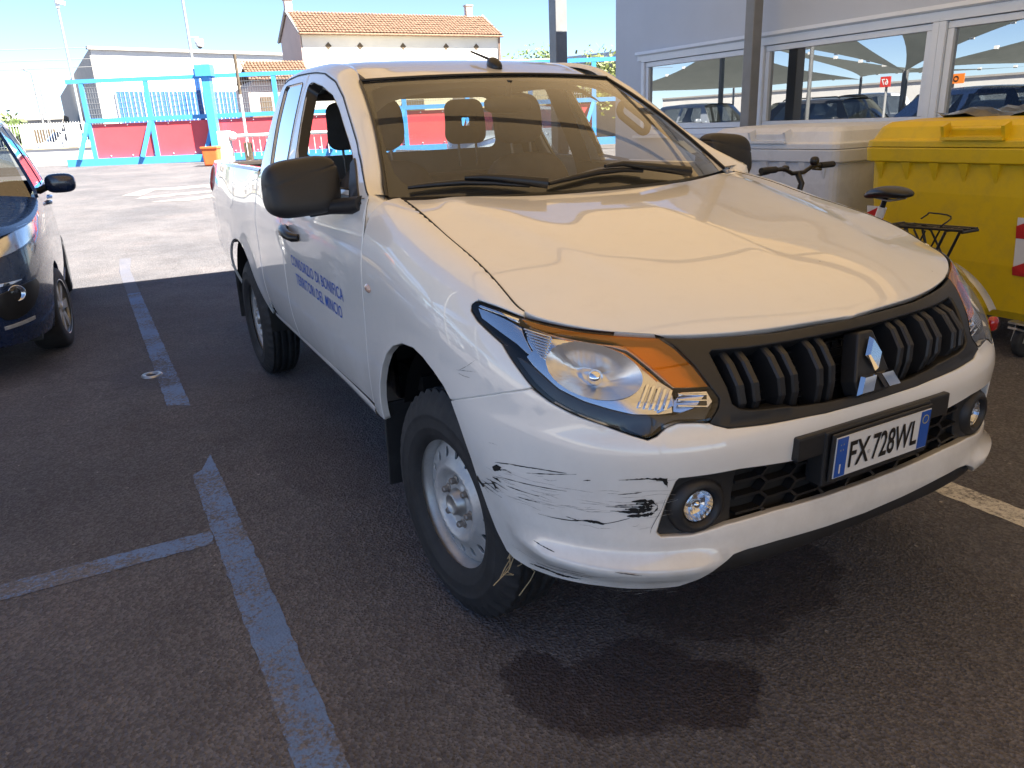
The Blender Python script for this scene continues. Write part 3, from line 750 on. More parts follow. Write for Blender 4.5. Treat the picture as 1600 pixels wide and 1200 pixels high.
# barrier
bar = thing('road_barrier', 'white road barrier with a lowered boom and hanging rods before the gate', 'barrier', (3.25, 29.9, gz(29.9)))
MB().box((3.27, 29.86, .98), (.42, .36, 1.26), rz=-.49, bev=.03).build('cabinet', 'white_wall', bar); MB().box((3.44, 29.55, .8), (.06, .03, .18), rz=-.49).build('lock', 'grey_steel', bar)
a = Vector((3.5, 29.68, 1.42)); b = a + GT*4.4
boom = MB().tube([a, b], .065, 10).build('boom', 'sticker_white', bar); MB().superell((3.52, 29.66, 1.42), (.15, .15, .15)).build('pivot', 'sticker_white', bar)
mb = MB()
for i in range(1, 18): p = a + GT*(.25*i); mb.tube([p - Vector((0, 0, .05)), p - Vector((0, 0, .72))], .015, 5)
mb.build('hanging_rods', 'sticker_white', boom)
ob = thing('plastic_block', 'orange plastic road block standing left of the barrier cabinet', 'road block', (2.75, 29.9, gz(29.9)))
MB().box((2.72, 29.75, .74), (.58, .5, .62), rz=-.49, bev=.05, taper=.86).build('body', 'orange_plastic', ob)
MB().box((2.72, 29.74, 1.06), (.62, .54, .08), rz=-.49, bev=.02).build('rim', 'orange_plastic', ob)
def pole(name, label, cat, x, y, h, r0, r1, mat='pole_grey'):
    t = thing(name, label, cat, (x, y, gz(y))); MB().tube([(x, y, gz(y)-.02), (x, y, gz(y)+h)], [r0, r1], 8).build('shaft', mat, t); return t
PL1 = (-.97, 51.5)
t = pole('camera_pole', 'slim tall pole topped by a white camera at the far left', 'pole', *PL1, 8.15, .085, .06)
mb = MB(); mb.box((PL1[0]+.15, PL1[1]-.05, 8.72), (.5, .2, .2), rz=.4, ry=.2, bev=.03); mb.box((PL1[0], PL1[1], 8.62), (.18, .18, .36), bev=.02); mb.build('camera_head', 'sticker_white', t)
t = pole('camera_mast', 'tall mast with a dome camera halfway, rising past the top edge', 'pole', 4.65, 44.9, 9.5, .085, .06)
MB().tube([(4.65, 44.9, 6.35), (5.1, 44.7, 6.30)], .04, 6).build('bracket', 'sticker_white', t)
mb = MB(); mb.lathe([(.0, .28), (.2, .25), (.22, .04), (.17, -.1)], 14, (5.1, 44.7, 5.98), (0, 0, 1)); mb.build('dome_housing', 'sticker_white', t); MB().superell((5.1, 44.7, 5.92), (.145, .145, .15), (2, 2)).build('dome', 'dark_glass', t)
t = pole('raised_boom', 'upright white and dark barrier arm standing in front of the red gate panels', 'barrier arm', 4.0, 29.6, 3.7, .05, .045, 'sticker_white')
MB().tube([(4.0, 29.6, 2.85), (4.0, 29.6, 4.18)], .056, 8).build('upper_sleeve', 'bark', t)
MB().box((4.0, 29.55, .78), (.26, .22, .8), rz=-.49, bev=.02).build('base_box', 'bark', t)
# low wall with railing at the left of the gate
fw = thing('railing_wall', 'low cream wall with a white railing at the far left of the yard', 'wall', (-6, 42, .5))
def fwp(s, z, d=0): v = Vector((-1.832, 39.223, 0)) + GT*s + GN*d; return Vector((v.x, v.y, z))
mb = MB(); gbar(mb, fwp(-22, .84), fwp(2.6, .84), .72, .25); mb.build('wall', 'white_wall', fw)
mb = MB(); gbar(mb, fwp(-22, 1.23), fwp(2.6, 1.23), .06, .34); mb.build('coping', 'cream_wall', fw)
mb = MB()
for i in range(190): s = -20 + i*.12; mb.tube([fwp(s, 1.25), fwp(s, 2.3)], .012, 3, False)
for z in (1.34, 2.2): mb.tube([fwp(-20, z), fwp(2.6, z)], .016, 4, False)
mb.build('railing', 'sticker_white', fw, kind='stuff')
for s in (-8.2, -5.4, -1.7, .3): MB().box(fwp(s, 1.74), (.42, .36, 1.0), rz=-.49).build('pillar', 'white_wall', fw)

# ---------------------------------------------------------------- buildings beyond
def block(name, label, cat, pts, z0, z1, mat, roofmat=None):
    t = thing(name, label, cat, (sum(p[0] for p in pts)/len(pts), sum(p[1] for p in pts)/len(pts), z0))
    mb = MB(); mb.prism(pts, (0, 0, z0), (1, 0, 0), (0, 1, 0), (0, 0, 1), z1-z0); mb.build('wall', mat, t)
    return t
wa, wr, wlft = Vector((1.337, 84.137, 0)), Vector((20.02, 89.77, 0)), Vector((-1.951, 169.6, 0))
wend = wa + (wr - wa)*1.9
wt = block('warehouse', 'long white warehouse with an end wall greyed for shade and blue cladding behind the gate', 'warehouse', [(wa.x, wa.y), (wend.x, wend.y), (wend.x-3, wend.y+85), (wlft.x, wlft.y)], .3, 9.4, 'white_wall')
ft = (wr - wa).normalized(); fn_ = Vector((ft.y, -ft.x, 0))
mb = MB(); c = wa + (wend-wa)*.5 + fn_*.1; mb.box((c.x, c.y, 9.5), ((wend-wa).length+.6, .5, .26), rz=math.atan2(ft.y, ft.x)); mb.build('parapet', 'concrete', wt)
tl = (wlft - wa).normalized(); tn = Vector((-tl.y, tl.x, 0)); c = wa + (wlft-wa)*.5 + tn*.06
mb = MB(); mb.box((c.x, c.y, 4.85), ((wlft-wa).length, .1, 9.1), rz=math.atan2(tl.y, tl.x)); mb.build('end_wall', 'concrete', wt)  # grey sheet puts the shade on this side into its colour
for i in range(46):
    p = wa + ft*(1.6 + i*.42) + fn_*.09; d = .09 if i % 2 else .16
    MB().box((p.x, p.y, 3.1), (.40, d, 5.3), rz=math.atan2(ft.y, ft.x)).build('cladding_panel', 'cladding_blue' , wt)
for i in range(46):
    p = wa + ft*(1.39 + i*.42) + fn_*.2; MB().box((p.x, p.y, 3.1), (.035 if i % 6 else .10, .12, 5.4), rz=math.atan2(ft.y, ft.x)).build('mullion', 'frame_white', wt)
# house with a tiled gable roof
def tile_roof(name, parent, x0, x1, ye, yr, ze, zr, n, rows, mat='roof_tile'):
    """courses of half-round tiles running down from the ridge"""
    dirv = Vector((0, ye-yr, ze-zr)); L = dirv.length; dirv.normalize(); nrm = Vector((0, -dirv.z, dirv.y)); nrm = nrm if nrm.z > 0 else -nrm
    w = (x1-x0)/n; mb = MB()
    for r in range(rows):
        for i in range(n):
            a = Vector((x0 + (i+.5)*w, yr, zr)) + dirv*(L*r/rows) + nrm*(.03*random.random()); b = a + dirv*(L/rows*1.12); a = a + nrm*.02; b = b + nrm*.07
            V = []
            for p, s in ((a, .9), (b, 1.0)):
                for q in range(5):
                    th = math.pi*q/4; V.append(p + Vector((math.cos(th)*w*.5*s, 0, 0)) + nrm*(math.sin(th)*w*.32))
            mb.add(V, [(q, q+1, q+6, q+5) for q in range(4)])
    return mb.build(name, mat, parent, kind='stuff')
hs = thing('tiled_house', 'tall white farmhouse with a brown tiled roof and small diamond vents', 'house', (23, 65, .5))
hx0, hx1, hy0, hy1, hyr = 15.0, 31.95, 62.0, 68.2, 65.1; hze, hzr = 8.62, 10.35
mb = MB(); mb.box(((hx0+hx1)/2, (hy0+hy1)/2, (hze+.4)/2), (hx1-hx0, hy1-hy0, hze-.4)); mb.build('wall', 'white_wall', hs)
for x, mt in ((hx0, 'pink_wall'), (hx1, 'pink_wall')):
    sg = -1 if x == hx0 else 1
    mb = MB(); mb.prism([(hy0, .5), (hy1, .5), (hy1, hze), (hyr, hzr), (hy0, hze)], (x - (.05 if sg > 0 else .05), 0, 0), (0, 1, 0), (0, 0, 1), (1, 0, 0), .10); mb.build('gable_wall', mt, hs)
    mb = MB()
    for (ya, za, yb, zb) in ((hy0-.35, hze-.12, hyr, hzr+.12), (hy1+.35, hze-.12, hyr, hzr+.12)):
        mb.tube([(x+sg*.16, ya, za), (x+sg*.16, yb, zb)], .13, 4)
    mb.build('verge', 'concrete', hs)
rb = MB(); rb.add([(hx0-.2, hy0-.45, hze-.13), (hx1+.2, hy0-.45, hze-.13), (hx1+.2, hyr, hzr), (hx0-.2, hyr, hzr), (hx0-.2, hy1+.45, hze-.13), (hx1+.2, hy1+.45, hze-.13)], [(0, 1, 2, 3), (3, 2, 5, 4)]); rf = rb.build('roof', 'roof_tile', hs)
tile_roof('tiles', rf, hx0-.2, hx1+.2, hy0-.45, hyr, hze-.10, hzr+.02, 62, 9)
mb = MB(); mb.tube([(hx0-.2, hy0-.5, hze-.16), (hx1+.2, hy0-.5, hze-.16)], .10, 6); mb.build('gutter', 'roof_tile', hs)
for x in (hx0+.1, hx1-1.2):
    ch = MB().box((x, hyr, hzr+.35), (.55, .5, 1.0)).build('chimney', 'pink_wall', hs); MB().box((x, hyr, hzr+.9), (.7, .62, .12)).build('cap', 'concrete', ch)
for x in (17.06, 19.6, 23.2, 27.0, 29.79):
    v = MB().prism([(0, .27), (.25, 0), (0, -.27), (-.25, 0)], (x, hy0-.04, 7.66), (1, 0, 0), (0, 0, 1), (0, 1, 0), .06).build('diamond_vent', 'bark', hs)
for x in (20.5, 26.5):
    w = MB().box((x, hy0-.03, 4.0), (1.2, .08, 1.6)).build('window', 'bark', hs); MB().box((x, hy0-.07, 3.1), (1.5, .2, .1)).build('sill', 'concrete', w)
MB().tube([(hx1+.02, hy0-.15, hze-.2), (hx1+.02, hy0-.12, .5)], .06, 6).build('downpipe', 'roof_tile', hs)
sh = thing('small_house', 'small pinkish house with a low tiled roof beside the tall farmhouse', 'house', (11.6, 60, .5))
mb = MB(); mb.prism([(10.0, .5), (14.6, .5), (14.6, 5.1), (12.6, 5.1), (10.6, 5.1), (10.0, 4.6)], (0, 59.2, 0), (1, 0, 0), (0, 0, 1), (0, 1, 0), 4.5); mb.build('wall', 'pink_wall', sh)
rb = MB(); rb.add([(10.1, 58.8, 5.0), (14.8, 58.8, 5.0), (14.8, 61.5, 6.45), (10.5, 61.5, 6.45), (10.1, 64, 5.0), (14.8, 64, 5.0)], [(0, 1, 2, 3), (3, 2, 5, 4)]); rf = rb.build('roof', 'roof_tile', sh)
tile_roof('tiles', rf, 10.1, 14.8, 58.75, 61.5, 5.03, 6.48, 20, 8)
for (x, z) in ((12.9, 3.5), (11.2, 3.3)):
    w = MB().box((x, 59.17, z), (.8, .08, 1.3)).build('window', 'bark', sh); MB().box((x, 59.12, z-.72), (1.0, .16, .08)).build('sill', 'concrete', w)
MB().box((11.0, 58.6, 2.6), (2.2, 1.0, .12)).build('porch_roof', 'roof_tile', sh)
lw = block('low_depot', 'long low white depot on the horizon at the far left', 'depot', [(-60, 119), (-2.2, 113), (-1.5, 126), (-60, 133)], .4, 4.7, 'concrete')
MB().box((-31, 116.0, 4.5), (58, .5, .7), rz=-.104).build('eaves_band', 'white_wall', lw)
for k in range(9): MB().box((-5 - k*6, 113.2 + k*.62, 1.9), (3.4, .3, 2.2), rz=-.104).build('gateway', 'bark', lw)
yb = block('cream_depot', 'cream coloured depot behind the gate, seen through the windscreen', 'depot', [(13.2, 49), (30, 41), (36, 52), (18, 60)], .4, 5.2, 'cream_wall')
for i in range(5):
    q = Vector((13.2, 49, 0)).lerp(Vector((30, 41, 0)), (i+.6)/6); MB().box((q.x-.05, q.y-.1, 2.6), (1.3, .12, 1.0), rz=-.444).build('window', 'bark', yb)
gb = block('grey_shed', 'plain grey industrial shed beyond the gate near the building corner', 'shed', [(23.4, 37.2), (24.6, 33.6), (40, 36), (38, 44)], .4, 4.55, 'concrete')
MB().box((24.0, 35.3, 4.68), (.5, 4.4, .22), rz=.33).build('roof_edge', 'wall_grey', gb)

# ---------------------------------------------------------------- trees
def tree(label, x, y, h, r, mat, seed, n=900, leaf=.22):
    rg = random.Random(seed); t = thing('tree', label, 'tree', (x, y, gz(y)))
    mb = MB(); mb.tube([(x, y, gz(y)-.05), (x+.1, y, h*.3), (x-.05, y+.1, h*.6)], [.2, .14, .07], 7)
    tips = []
    for i in range(9):
        a = rg.uniform(0, 6.28); z0 = h*rg.uniform(.28, .55); e = Vector((x + math.cos(a)*r*.7, y + math.sin(a)*r*.7, h*rg.uniform(.55, .92)))
        mb.tube([(x, y, z0), Vector((x, y, z0)).lerp(e, .5) + Vector((0, 0, .15)), e], [.08, .05, .02], 5); tips.append(e)
    mb.build('trunk', 'bark', t)
    V = []; Fc = []; cl = tips + [Vector((x + rg.uniform(-r, r)*.8, y + rg.uniform(-r, r)*.8, h*rg.uniform(.5, 1))) for _ in range(16)]
    for i in range(n):
        c = rg.choice(cl); p = c + Vector((rg.gauss(0, r*.2), rg.gauss(0, r*.2), rg.gauss(0, h*.07)))
        u = Vector((rg.gauss(0, 1), rg.gauss(0, 1), rg.gauss(0, 1))).normalized(); v = u.orthogonal().normalized(); s = leaf*rg.uniform(.5, 1.2); o = len(V)
        V += [p - u*s, p + v*s*.5, p + u*s, p - v*s*.5]; Fc.append((o, o+1, o+2, o+3))
    link('crown', mesh('crown', V, Fc), mat, t); return t
tree('leafy tree top rising behind the cab roof beside the carport post', 28.6, 50.4, 6.1, 2.2, 'leaf_green', 3, 1400)
tree('sparse tree between the carport post and the grey building', 31.2, 47.6, 5.4, 2.0, 'leaf_pale', 5, 900)
tree('yellow green tree behind the gate mesh, seen through the windscreen', 21.6, 33.4, 4.4, 1.9, 'leaf_pale', 8, 1600, .18)
tree('low olive tree behind the gate, beside the yellow green one', 24.6, 31.2, 3.9, 1.6, 'leaf_green', 11, 1200, .18)
tree('small green tree behind the railing at the far left', -5.0, 46.5, 2.9, 1.3, 'leaf_green', 14, 700)

# distant street lamps
for i, (x, y, h) in enumerate(((-3.46, 73.6, 6.2), (-3.42, 92, 6.6), (-3.6, 112, 6.9), (-4.2, 108, 4.6))):
    if i == 0:
        lamp0 = thing('street_lamp', 'x', 'street lamp', (x, y, gz(y)), 'street lamps along the far road')
        MB().tube([(x, y, .5), (x, y, .5+h), (x-.5, y, h+.75)], .07, 6).build('mast', 'grey_steel', lamp0); MB().box((x-.85, y, h+.78), (.8, .3, .14), bev=.04).build('lantern', 'pole_grey', lamp0)
        l = lamp0
    else:
        l = copy_tree(lamp0); l.location = (x, y, gz(y))
    l['label'] = ['nearest of the distant street lamps at the far left', 'second distant street lamp beyond the railing', 'third distant street lamp, fainter and lower', 'farthest distant street lamp on the far road'][i]

cab_ = thing('overhead_cables', 'thin overhead cables crossing the sky at the far left', 'cables', (-20, 64, 0))
for z in (7.1, 6.4, 5.9):
    MB().tube([(-45 + 4.6*i, 66 - .4*i, z + 1.2*((i-5)/5)**2*.3) for i in range(11)], .022, 4, False).build('cable', 'grey_steel', cab_)

# ---------------------------------------------------------------- the white pickup truck
def NOSE(t, z):
    """BELT over the whole width: t < 0 is the truck's left"""
    t = np.asarray(t, float); z = np.asarray(z, float)
    p = BELT(np.abs(t), z); a = np.abs(t)
    e = .027*np.exp(-((z-.463)/np.where(z > .463, .022, .045))**2)*np.clip((a-.42)/.14, 0, 1)*np.clip((1.06-a)/.12, 0, 1)
    q = p.copy(); q[..., 0] = p[..., 0]*(1+e); q[..., 1] = p[..., 1]-e
    q[..., 0] = np.where(t < 0, -q[..., 0], q[..., 0])
    return q
def SIDE(y, z):
    y = np.asarray(y, float); z = np.asarray(z, float)
    return np.where((z > 1.25)[..., None] if np.ndim(z) else z > 1.25, GREEN(y, z), FLANK(y, z))
def off(S, d, cen=CENTER):
    def f(u, v):
        u = np.asarray(u, float); v = np.asarray(v, float); p = S(u, v); n = snormal(S, u, v)
        s = np.sign(np.sum(n*(p - cen), -1, keepdims=True)); return p + n*s*d
    return f
mir = lambda L: [(-a, b) for a, b in reversed(L)]
TY = t_at_y
tr = thing('pickup_truck', 'scuffed white pickup truck with a black grille parked nose to the camera', 'pickup truck', (0, 2.6, 0))
LT = (-.45, 2.6, .8)     # inside reference for the right flank

# front bumper
BT = [(.0, .767), (.1707, .7695), (.2406, .774), (.354, .7795), (.46, .7875), (.5065, .8035), (.5353, .809), (.5816, .813), (.6083, .805), (.6324, .790), (.6569, .7825), (.6878, .792), (.7532, .8135), (.8197, .832), (.8835, .855), (.9325, .8765)]
ARCF = [(1.2668, .7744), (1.2327, .7145), (1.196, .635), (1.175, .565), (1.155, .496), (1.135, .43), (1.105, .377), (1.077, .3646), (1.015, .362), (.9209, .372), (.7906, .388), (.672, .393), (.6004, .3966), (.548, .418), (.50, .450), (.459, .472), (.32, .469), (.15, .457), (0, .452)]
bl = BT + ARCF
REC = [(0, .678), (.2027, .676), (.2724, .6735), (.4358, .690), (.594, .691), (.6025, .682), (.650, .552), (.640, .5375), (.561, .535), (.4685, .545), (.3346, .5475), (.1546, .541), (0, .539)]
full = bl[:-1] + [bl[-1]] + mir(bl)[1:-1]
rec = REC + mir(REC)[1:-1]
bumper = panel('front_bumper', NOSE, full, [rec], .024, .0022, .02, .005, 'white_paint', tr, center=(0, 1.2, .6), hole_gap=0, label='white front bumper scraped black at its corner')
# scuffs: bare black plastic where the paint came off
SC = [[(1.0679, .6646), (1.0116, .6762), (.9531, .6819)], [(.9646, .6657), (.9147, .6763), (.8286, .6941)], [(1.0116, .6762), (.9253, .6866), (.8527, .6921)], [(1.0765, .622), (1.0313, .6303), (.9315, .6379), (.8534, .6438)],
      [(1.1623, .5737), (1.132, .5706), (1.059, .5661)], [(1.1592, .5681), (1.0922, .5952), (1.0565, .5865)], [(1.0331, .6099), (.9829, .6105), (.9299, .6112)], [(1.0, .5906), (.9674, .5915), (.9285, .5945)],
      [(.9382, .5616), (.89, .5633), (.8392, .5676), (.8193, .573), (.7729, .5703), (.7497, .5763), (.7064, .5903)], [(.7313, .6518), (.6987, .6561), (.6771, .6592)], [(.6175, .654), (.6323, .6095), (.6572, .5665), (.6625, .5497)],
      [(.97, .4833), (.9381, .4806), (.9053, .4776)], [(.7535, .465), (.7216, .4626), (.6921, .4594)], [(.9495, .4229), (.8899, .432), (.8266, .4386)], [(.9152, .4147), (.8484, .423), (.7451, .4443)], [(.8712, .409), (.8131, .4225)], [(.8122, .6801), (.7938, .6838)],
      [(.738, .6222), (.7115, .6251), (.6873, .6265)], [(.76, .6175), (.72, .6195), (.67, .621)], [(.75, .607), (.71, .609), (.66, .612)], [(.73, .690), (.70, .6925), (.66, .694)], [(1.08, .64), (1.03, .655), (1.01, .652)], [(.98, .402), (.93, .408), (.86, .415)], [(1.12, .60), (1.07, .603), (1.03, .598)], [(1.15, .585), (1.10, .583), (1.07, .577)], [(.86, .575), (.83, .571), (.80, .5735)]]
BLB = [[(1.172, .590), (1.160, .578), (1.140, .566), (1.150, .560), (1.176, .574)], [(1.10, .606), (1.085, .600), (1.07, .588), (1.08, .584)], [(.83, .576), (.80, .5715), (.77, .570), (.76, .5735), (.79, .5765)], [(.6954, .6951), (.661, .6961), (.6194, .6936), (.6205, .6696), (.628, .679), (.633, .687), (.66, .692)],
       [(1.008, .3846), (.9436, .3895), (.8957, .39), (.8402, .4021), (.895, .3968), (.9551, .3965)], [(1.0806, .6493), (1.06, .659), (1.0436, .657), (1.05, .652), (1.046, .648), (1.0741, .6378)], [(1.168, .577), (1.145, .567), (1.12, .556), (1.15, .570)], [(1.085, .617), (1.065, .621), (1.05, .612), (1.07, .612)]]
def scuff(S, paths, blobs, name, parent, lift=.0016, w0=.0022, mat='deep_black'):
    V = []; Fc = []; rg = random.Random(5)
    for p in paths:
        p = np.array(p); n = 14; q = np.linspace(0, len(p)-1, n); P2 = np.stack([np.interp(q, range(len(p)), p[:, 0]), np.interp(q, range(len(p)), p[:, 1])], 1)
        o = len(V)
        for i in range(n):
            w = w0*math.sin(math.pi*(i+.35)/n)**.6*rg.uniform(.25, 1.25); V += [(P2[i, 0], P2[i, 1]-w*.6), (P2[i, 0], P2[i, 1]+w*.6)]
        Fc += [(o+2*i, o+2*i+2, o+2*i+3, o+2*i+1) for i in range(n-1)]
    for b in blobs:
        P2 = densify(b, .006); P2 = P2 + np.array([[rg.uniform(-.0016, .0016), rg.uniform(-.0016, .0016)] for _ in P2])
        vo, _, fo, _, _, _ = delaunay_2d_cdt([Vector((float(a), float(c))) for a, c in P2], [(i, (i+1) % len(P2)) for i in range(len(P2))], [], 1, 1e-7)
        o = len(V); V += [(v.x, v.y) for v in vo]; Fc += [tuple(i+o for i in f) for f in fo]
    V = np.array(V); P = off(S, lift, np.array((0, 1.2, .6)))(V[:, 0], V[:, 1])
    return link(name, mesh(name, P, Fc), mat, parent, kind='stuff')
scuff(NOSE, SC, BLB, 'scuff_marks', bumper, w0=.0021)
scuff(NOSE, [[(.70, .6345), (.672, .6365), (.652, .634), (.643, .623)], [(.643, .630), (.640, .616), (.650, .606)], [(.648, .604), (.668, .599), (.712, .596)], [(.655, .611), (.68, .607), (.73, .606)], [(.648, .622), (.67, .620), (.70, .6205)], [(.652, .615), (.675, .613), (.715, .614)], [(.650, .628), (.672, .6275), (.69, .629)]], [], 'scuff_marks', bumper, .0019, .0078)
_r = random.Random(9); FS = []
for i in range(90):
    t0 = _r.uniform(.63, 1.12); z0 = _r.choice((_r.gauss(.625, .035), _r.gauss(.60, .02), _r.gauss(.415, .018))); l = _r.uniform(.015, .10); FS.append([(t0, z0), (t0 - l*.5, z0 + _r.uniform(-.002, .005)), (t0 - l, z0 + _r.uniform(-.003, .008))])
scuff(NOSE, FS, [], 'scrape_marks', bumper, .0011, .0008, 'scrape_grey')

# fender
ARCH = [(1.3016, .805), (1.3516, .830), (1.42, .852), (1.50, .863), (1.5946, .8545), (1.68, .826), (1.745, .785), (1.80, .725), (1.845, .655), (1.875, .59), (1.888, .545), (1.892, .505)]
dS = S1 - 1.5867
ARCH = [(a + (dS if a > 1.5 else dS*.8 if a > 1.4 else dS*.5 if a > 1.33 else 0), b) for a, b in ARCH]
tt = np.linspace(TY(1.365), 1.035, 26)
TOP = [(float(t), float(HEZ(t))) for t in tt]
HLT = [(1.0232, 1.0285), (1.0705, 1.0345), (1.1374, 1.0435), (1.2038, 1.0505), (1.2165, 1.0385), (1.206, 1.0225), (1.1683, 1.0035), (1.1029, .982), (1.0487, .964), (1.0112, .938), (.9736, .9125), (.9345, .884)]
fo = [(TY(1.40), .505), (TY(1.392), .66), (TY(1.378), .85), (TY(1.366), 1.0), (TY(1.363), 1.12)] + TOP + HLT + [(.9325, .8795), (1.2668, .7775)] + ARCH
fo = [(a, z2v(a, b)) for a, b in densify(fo, .02)]
fender = panel('fender', FEN, fo, [], .024, .0022, .02, .004, 'white_paint', tr, center=(0, 1.4, .7))
scuff(BELT, [[(1.2087, .8672), (1.1621, .8903), (1.1286, .913)], [(1.2185, .8676), (1.1706, .8757), (1.1242, .8833)], [(1.21, .862), (1.18, .86), (1.15, .862)]], [], 'scuff_marks', fender, w0=.0009)
fender2 = both(fender)
# side repeater
def disc_on(S, u, v, ru, rv, h, n=20, rings=4, cen=CENTER):
    V = []; 
    for k in range(rings+1):
        f = k/rings
        for j in range(n):
            a = 2*math.pi*j/n; V.append((u + ru*f*math.cos(a), v + rv*f*math.sin(a)))
    V = np.array(V); f = np.repeat(np.linspace(0, 1, rings+1), n)
    P = S(V[:, 0], V[:, 1]); N = snormal(S, V[:, 0], V[:, 1]); N = N*np.sign(np.sum(N*(P-cen), 1, keepdims=True))
    P = P + N*(h*(1-f**3))[:, None] + N*.0008
    Fc = [(k*n+j, k*n+(j+1) % n, (k+1)*n+(j+1) % n, (k+1)*n+j) for k in range(rings) for j in range(n)]
    return P, Fc
P, Fc = disc_on(BELT, TY(1.31), .972, .030, .015, .007); o = link('side_repeater', mesh('side_repeater', P, Fc, True), 'indicator', tr); both(o)

# hood
hl = [(-float(HEX(t)), float(HEY(t))) for t in np.linspace(0.0, TY(1.326), 70)]
hr = [(float(HEX(t)), float(HEY(t))) for t in np.linspace(0.0, TY(1.326), 70)]
rear = [(x, 1.146 + .180*(abs(x)/.728)**2.3) for x in np.linspace(-.715, .715, 31)]
ho = hl[1:] + rear + hr[::-1][:-1] + [(0, .137)]
hood = panel('hood', HOOD, ho, [], .022, .0034, .018, .004, 'white_paint', tr, center=(0, 1, .3))

def seam(name, S, path, parent, w=.0042, cen=CENTER, lift=.0004):
    p = np.array(path, float); q = np.linspace(0, len(p)-1, max(30, 6*len(p))); p = np.stack([np.interp(q, range(len(p)), p[:, 0]), np.interp(q, range(len(p)), p[:, 1])], 1)
    d = np.gradient(p, axis=0); d /= np.linalg.norm(d, axis=1, keepdims=True)+1e-9; n = np.stack([-d[:, 1], d[:, 0]], 1)*w/2
    f = off(S, lift, np.array(cen)); A = f(p[:, 0]+n[:, 0], p[:, 1]+n[:, 1]); B_ = f(p[:, 0]-n[:, 0], p[:, 1]-n[:, 1])
    return grid_mesh(name, np.stack([A, B_], 1), 'deep_black', parent)
he = [(-float(HEX(t)) - .001, float(HEY(t)), float(HEZ(t)) - .0012) for t in np.linspace(1.035, TY(1.335), 60)]
o = MB().tube(he, .0026, 6).build('bonnet_seam', 'deep_black', tr); both(o)

# cowl under the wipers
P = np.array([[(x, 1.135 + .18*(abs(x)/.728)**2.3 + d, 1.222 + .02*(1-(x/.76)**2)*0 + h) for d, h in ((0, -.01), (.02, -.004), (.06, .002), (.10, .012))] for x in np.linspace(-.745, .745, 40)])
grid_mesh('cowl', P, 'black_plastic', tr)

# headlight ------------------------------------------------------
HL = [(1.2125, 1.0369), (1.2038, 1.0475), (1.1374, 1.0408), (1.0705, 1.0318), (1.0232, 1.0262), (.9483, 1.0198), (.8595, 1.0112), (.7726, 1.0028), (.6984, .995), (.6274, .988), (.5868, .9648), (.5426, .9294), (.4999, .8804), (.4784, .8545), (.4816, .8349), (.5065, .8065), (.5353, .812), (.5816, .816), (.6083, .808), (.6324, .793), (.6569, .7857), (.6878, .7949), (.7532, .8167), (.8197, .8354), (.8835, .8582), (.9342, .8859), (.9736, .9152), (1.0112, .9407), (1.0487, .9666), (1.1029, .9847), (1.1683, 1.0062), (1.2035, 1.0244)]
HL = rnd(HL, 1, (), .2)
hd = panel('headlight', off(BELT, -.082), HL, [], .03, .004, 0, 0, 'lamp_black', tr)
# bucket wall from the lens edge to the back
Pd = densify(HL, .012); A = BELT(Pd[:, 0], Pd[:, 1]); Bk = off(BELT, -.082)(Pd[:, 0], Pd[:, 1])
o = grid_mesh('bucket', np.stack([A, off(BELT, -.02)(Pd[:, 0], Pd[:, 1]), Bk], 1), 'lamp_black', hd, True, True)
# lower black mask
MASK = [(.50, .873), (.49, .85), (.494, .838), (.51, .815), (.5353, .819), (.5816, .823), (.612, .815), (.6352, .800), (.6569, .793), (.6878, .802), (.7532, .8237), (.8197, .8424), (.8815, .8652), (.930, .892), (.968, .921), (1.0, .942), (.978, .938), (.945, .926), (.9101, .908), (.8656, .8835), (.7982, .862), (.7328, .847), (.682, .836), (.6176, .833), (.58, .832), (.53, .842)]
panel('lower_mask', off(BELT, -.016), MASK, [], .02, 0, .01, .002, 'lamp_black', hd)
# chrome bowl with soft flutes and a round inner lens
nu, nr = 96, 14; V = []
for k in range(nr+1):
    f = k/nr
    for j in range(nu):
        a = 2*math.pi*j/nu; V.append((.785 + .122*f*math.cos(a), .930 + .057*f*math.sin(a) + .019*f*math.cos(a), f, a))
V = np.array(V); P = BELT(V[:, 0], V[:, 1]); N = snormal(BELT, V[:, 0], V[:, 1]); N = N*np.sign(np.sum(N*(P-CENTER), 1, keepdims=True))
dep = .014 + .058*(1-V[:, 2]**2.2) + .0022*np.sin(V[:, 0]*420)*np.clip((V[:, 2]-.35)/.3, 0, 1)*(np.cos(V[:, 3]) > -.2) + .0025*np.floor((V[:, 1]-.87)/.018)*np.clip((.8-V[:, 2])*3, 0, 1)*(V[:, 2] > .30)
P = P - N*dep[:, None]
link('reflector_bowl', mesh('reflector_bowl', P, [(k*nu+j, k*nu+(j+1) % nu, (k+1)*nu+(j+1) % nu, (k+1)*nu+j) for k in range(nr) for j in range(nu)], True), 'bowl_chrome', hd)
bho = [(.785 + .120*math.cos(a), .930 + .056*math.sin(a) + .0187*math.cos(a)) for a in np.linspace(0, 2*math.pi, 40)[:-1]]
panel('chrome_plate', BELT, [(.925, .996), (.86, .9965), (.80, .990), (.74, .982), (.705, .971), (.678, .954), (.637, .924), (.592, .888), (.585, .838), (.6176, .8365), (.682, .8395), (.7328, .8505), (.7982, .8655), (.8656, .8872), (.9101, .9120), (.945, .930), (.972, .948), (.955, .965)], [bho], .02, .001, .006, .002, 'reflector', hd, depth=lambda u, v: .020 + .010*np.clip((.80-u)/.2, 0, 1), hole_gap=0)
c0 = Vector(off(BELT, -.052)(np.array([.775]), np.array([.926]))[0]); e1 = Vector(BELT(np.array([.72]), np.array([.905]))[0]) - Vector(BELT(np.array([.84]), np.array([.948]))[0]); e1.normalize()
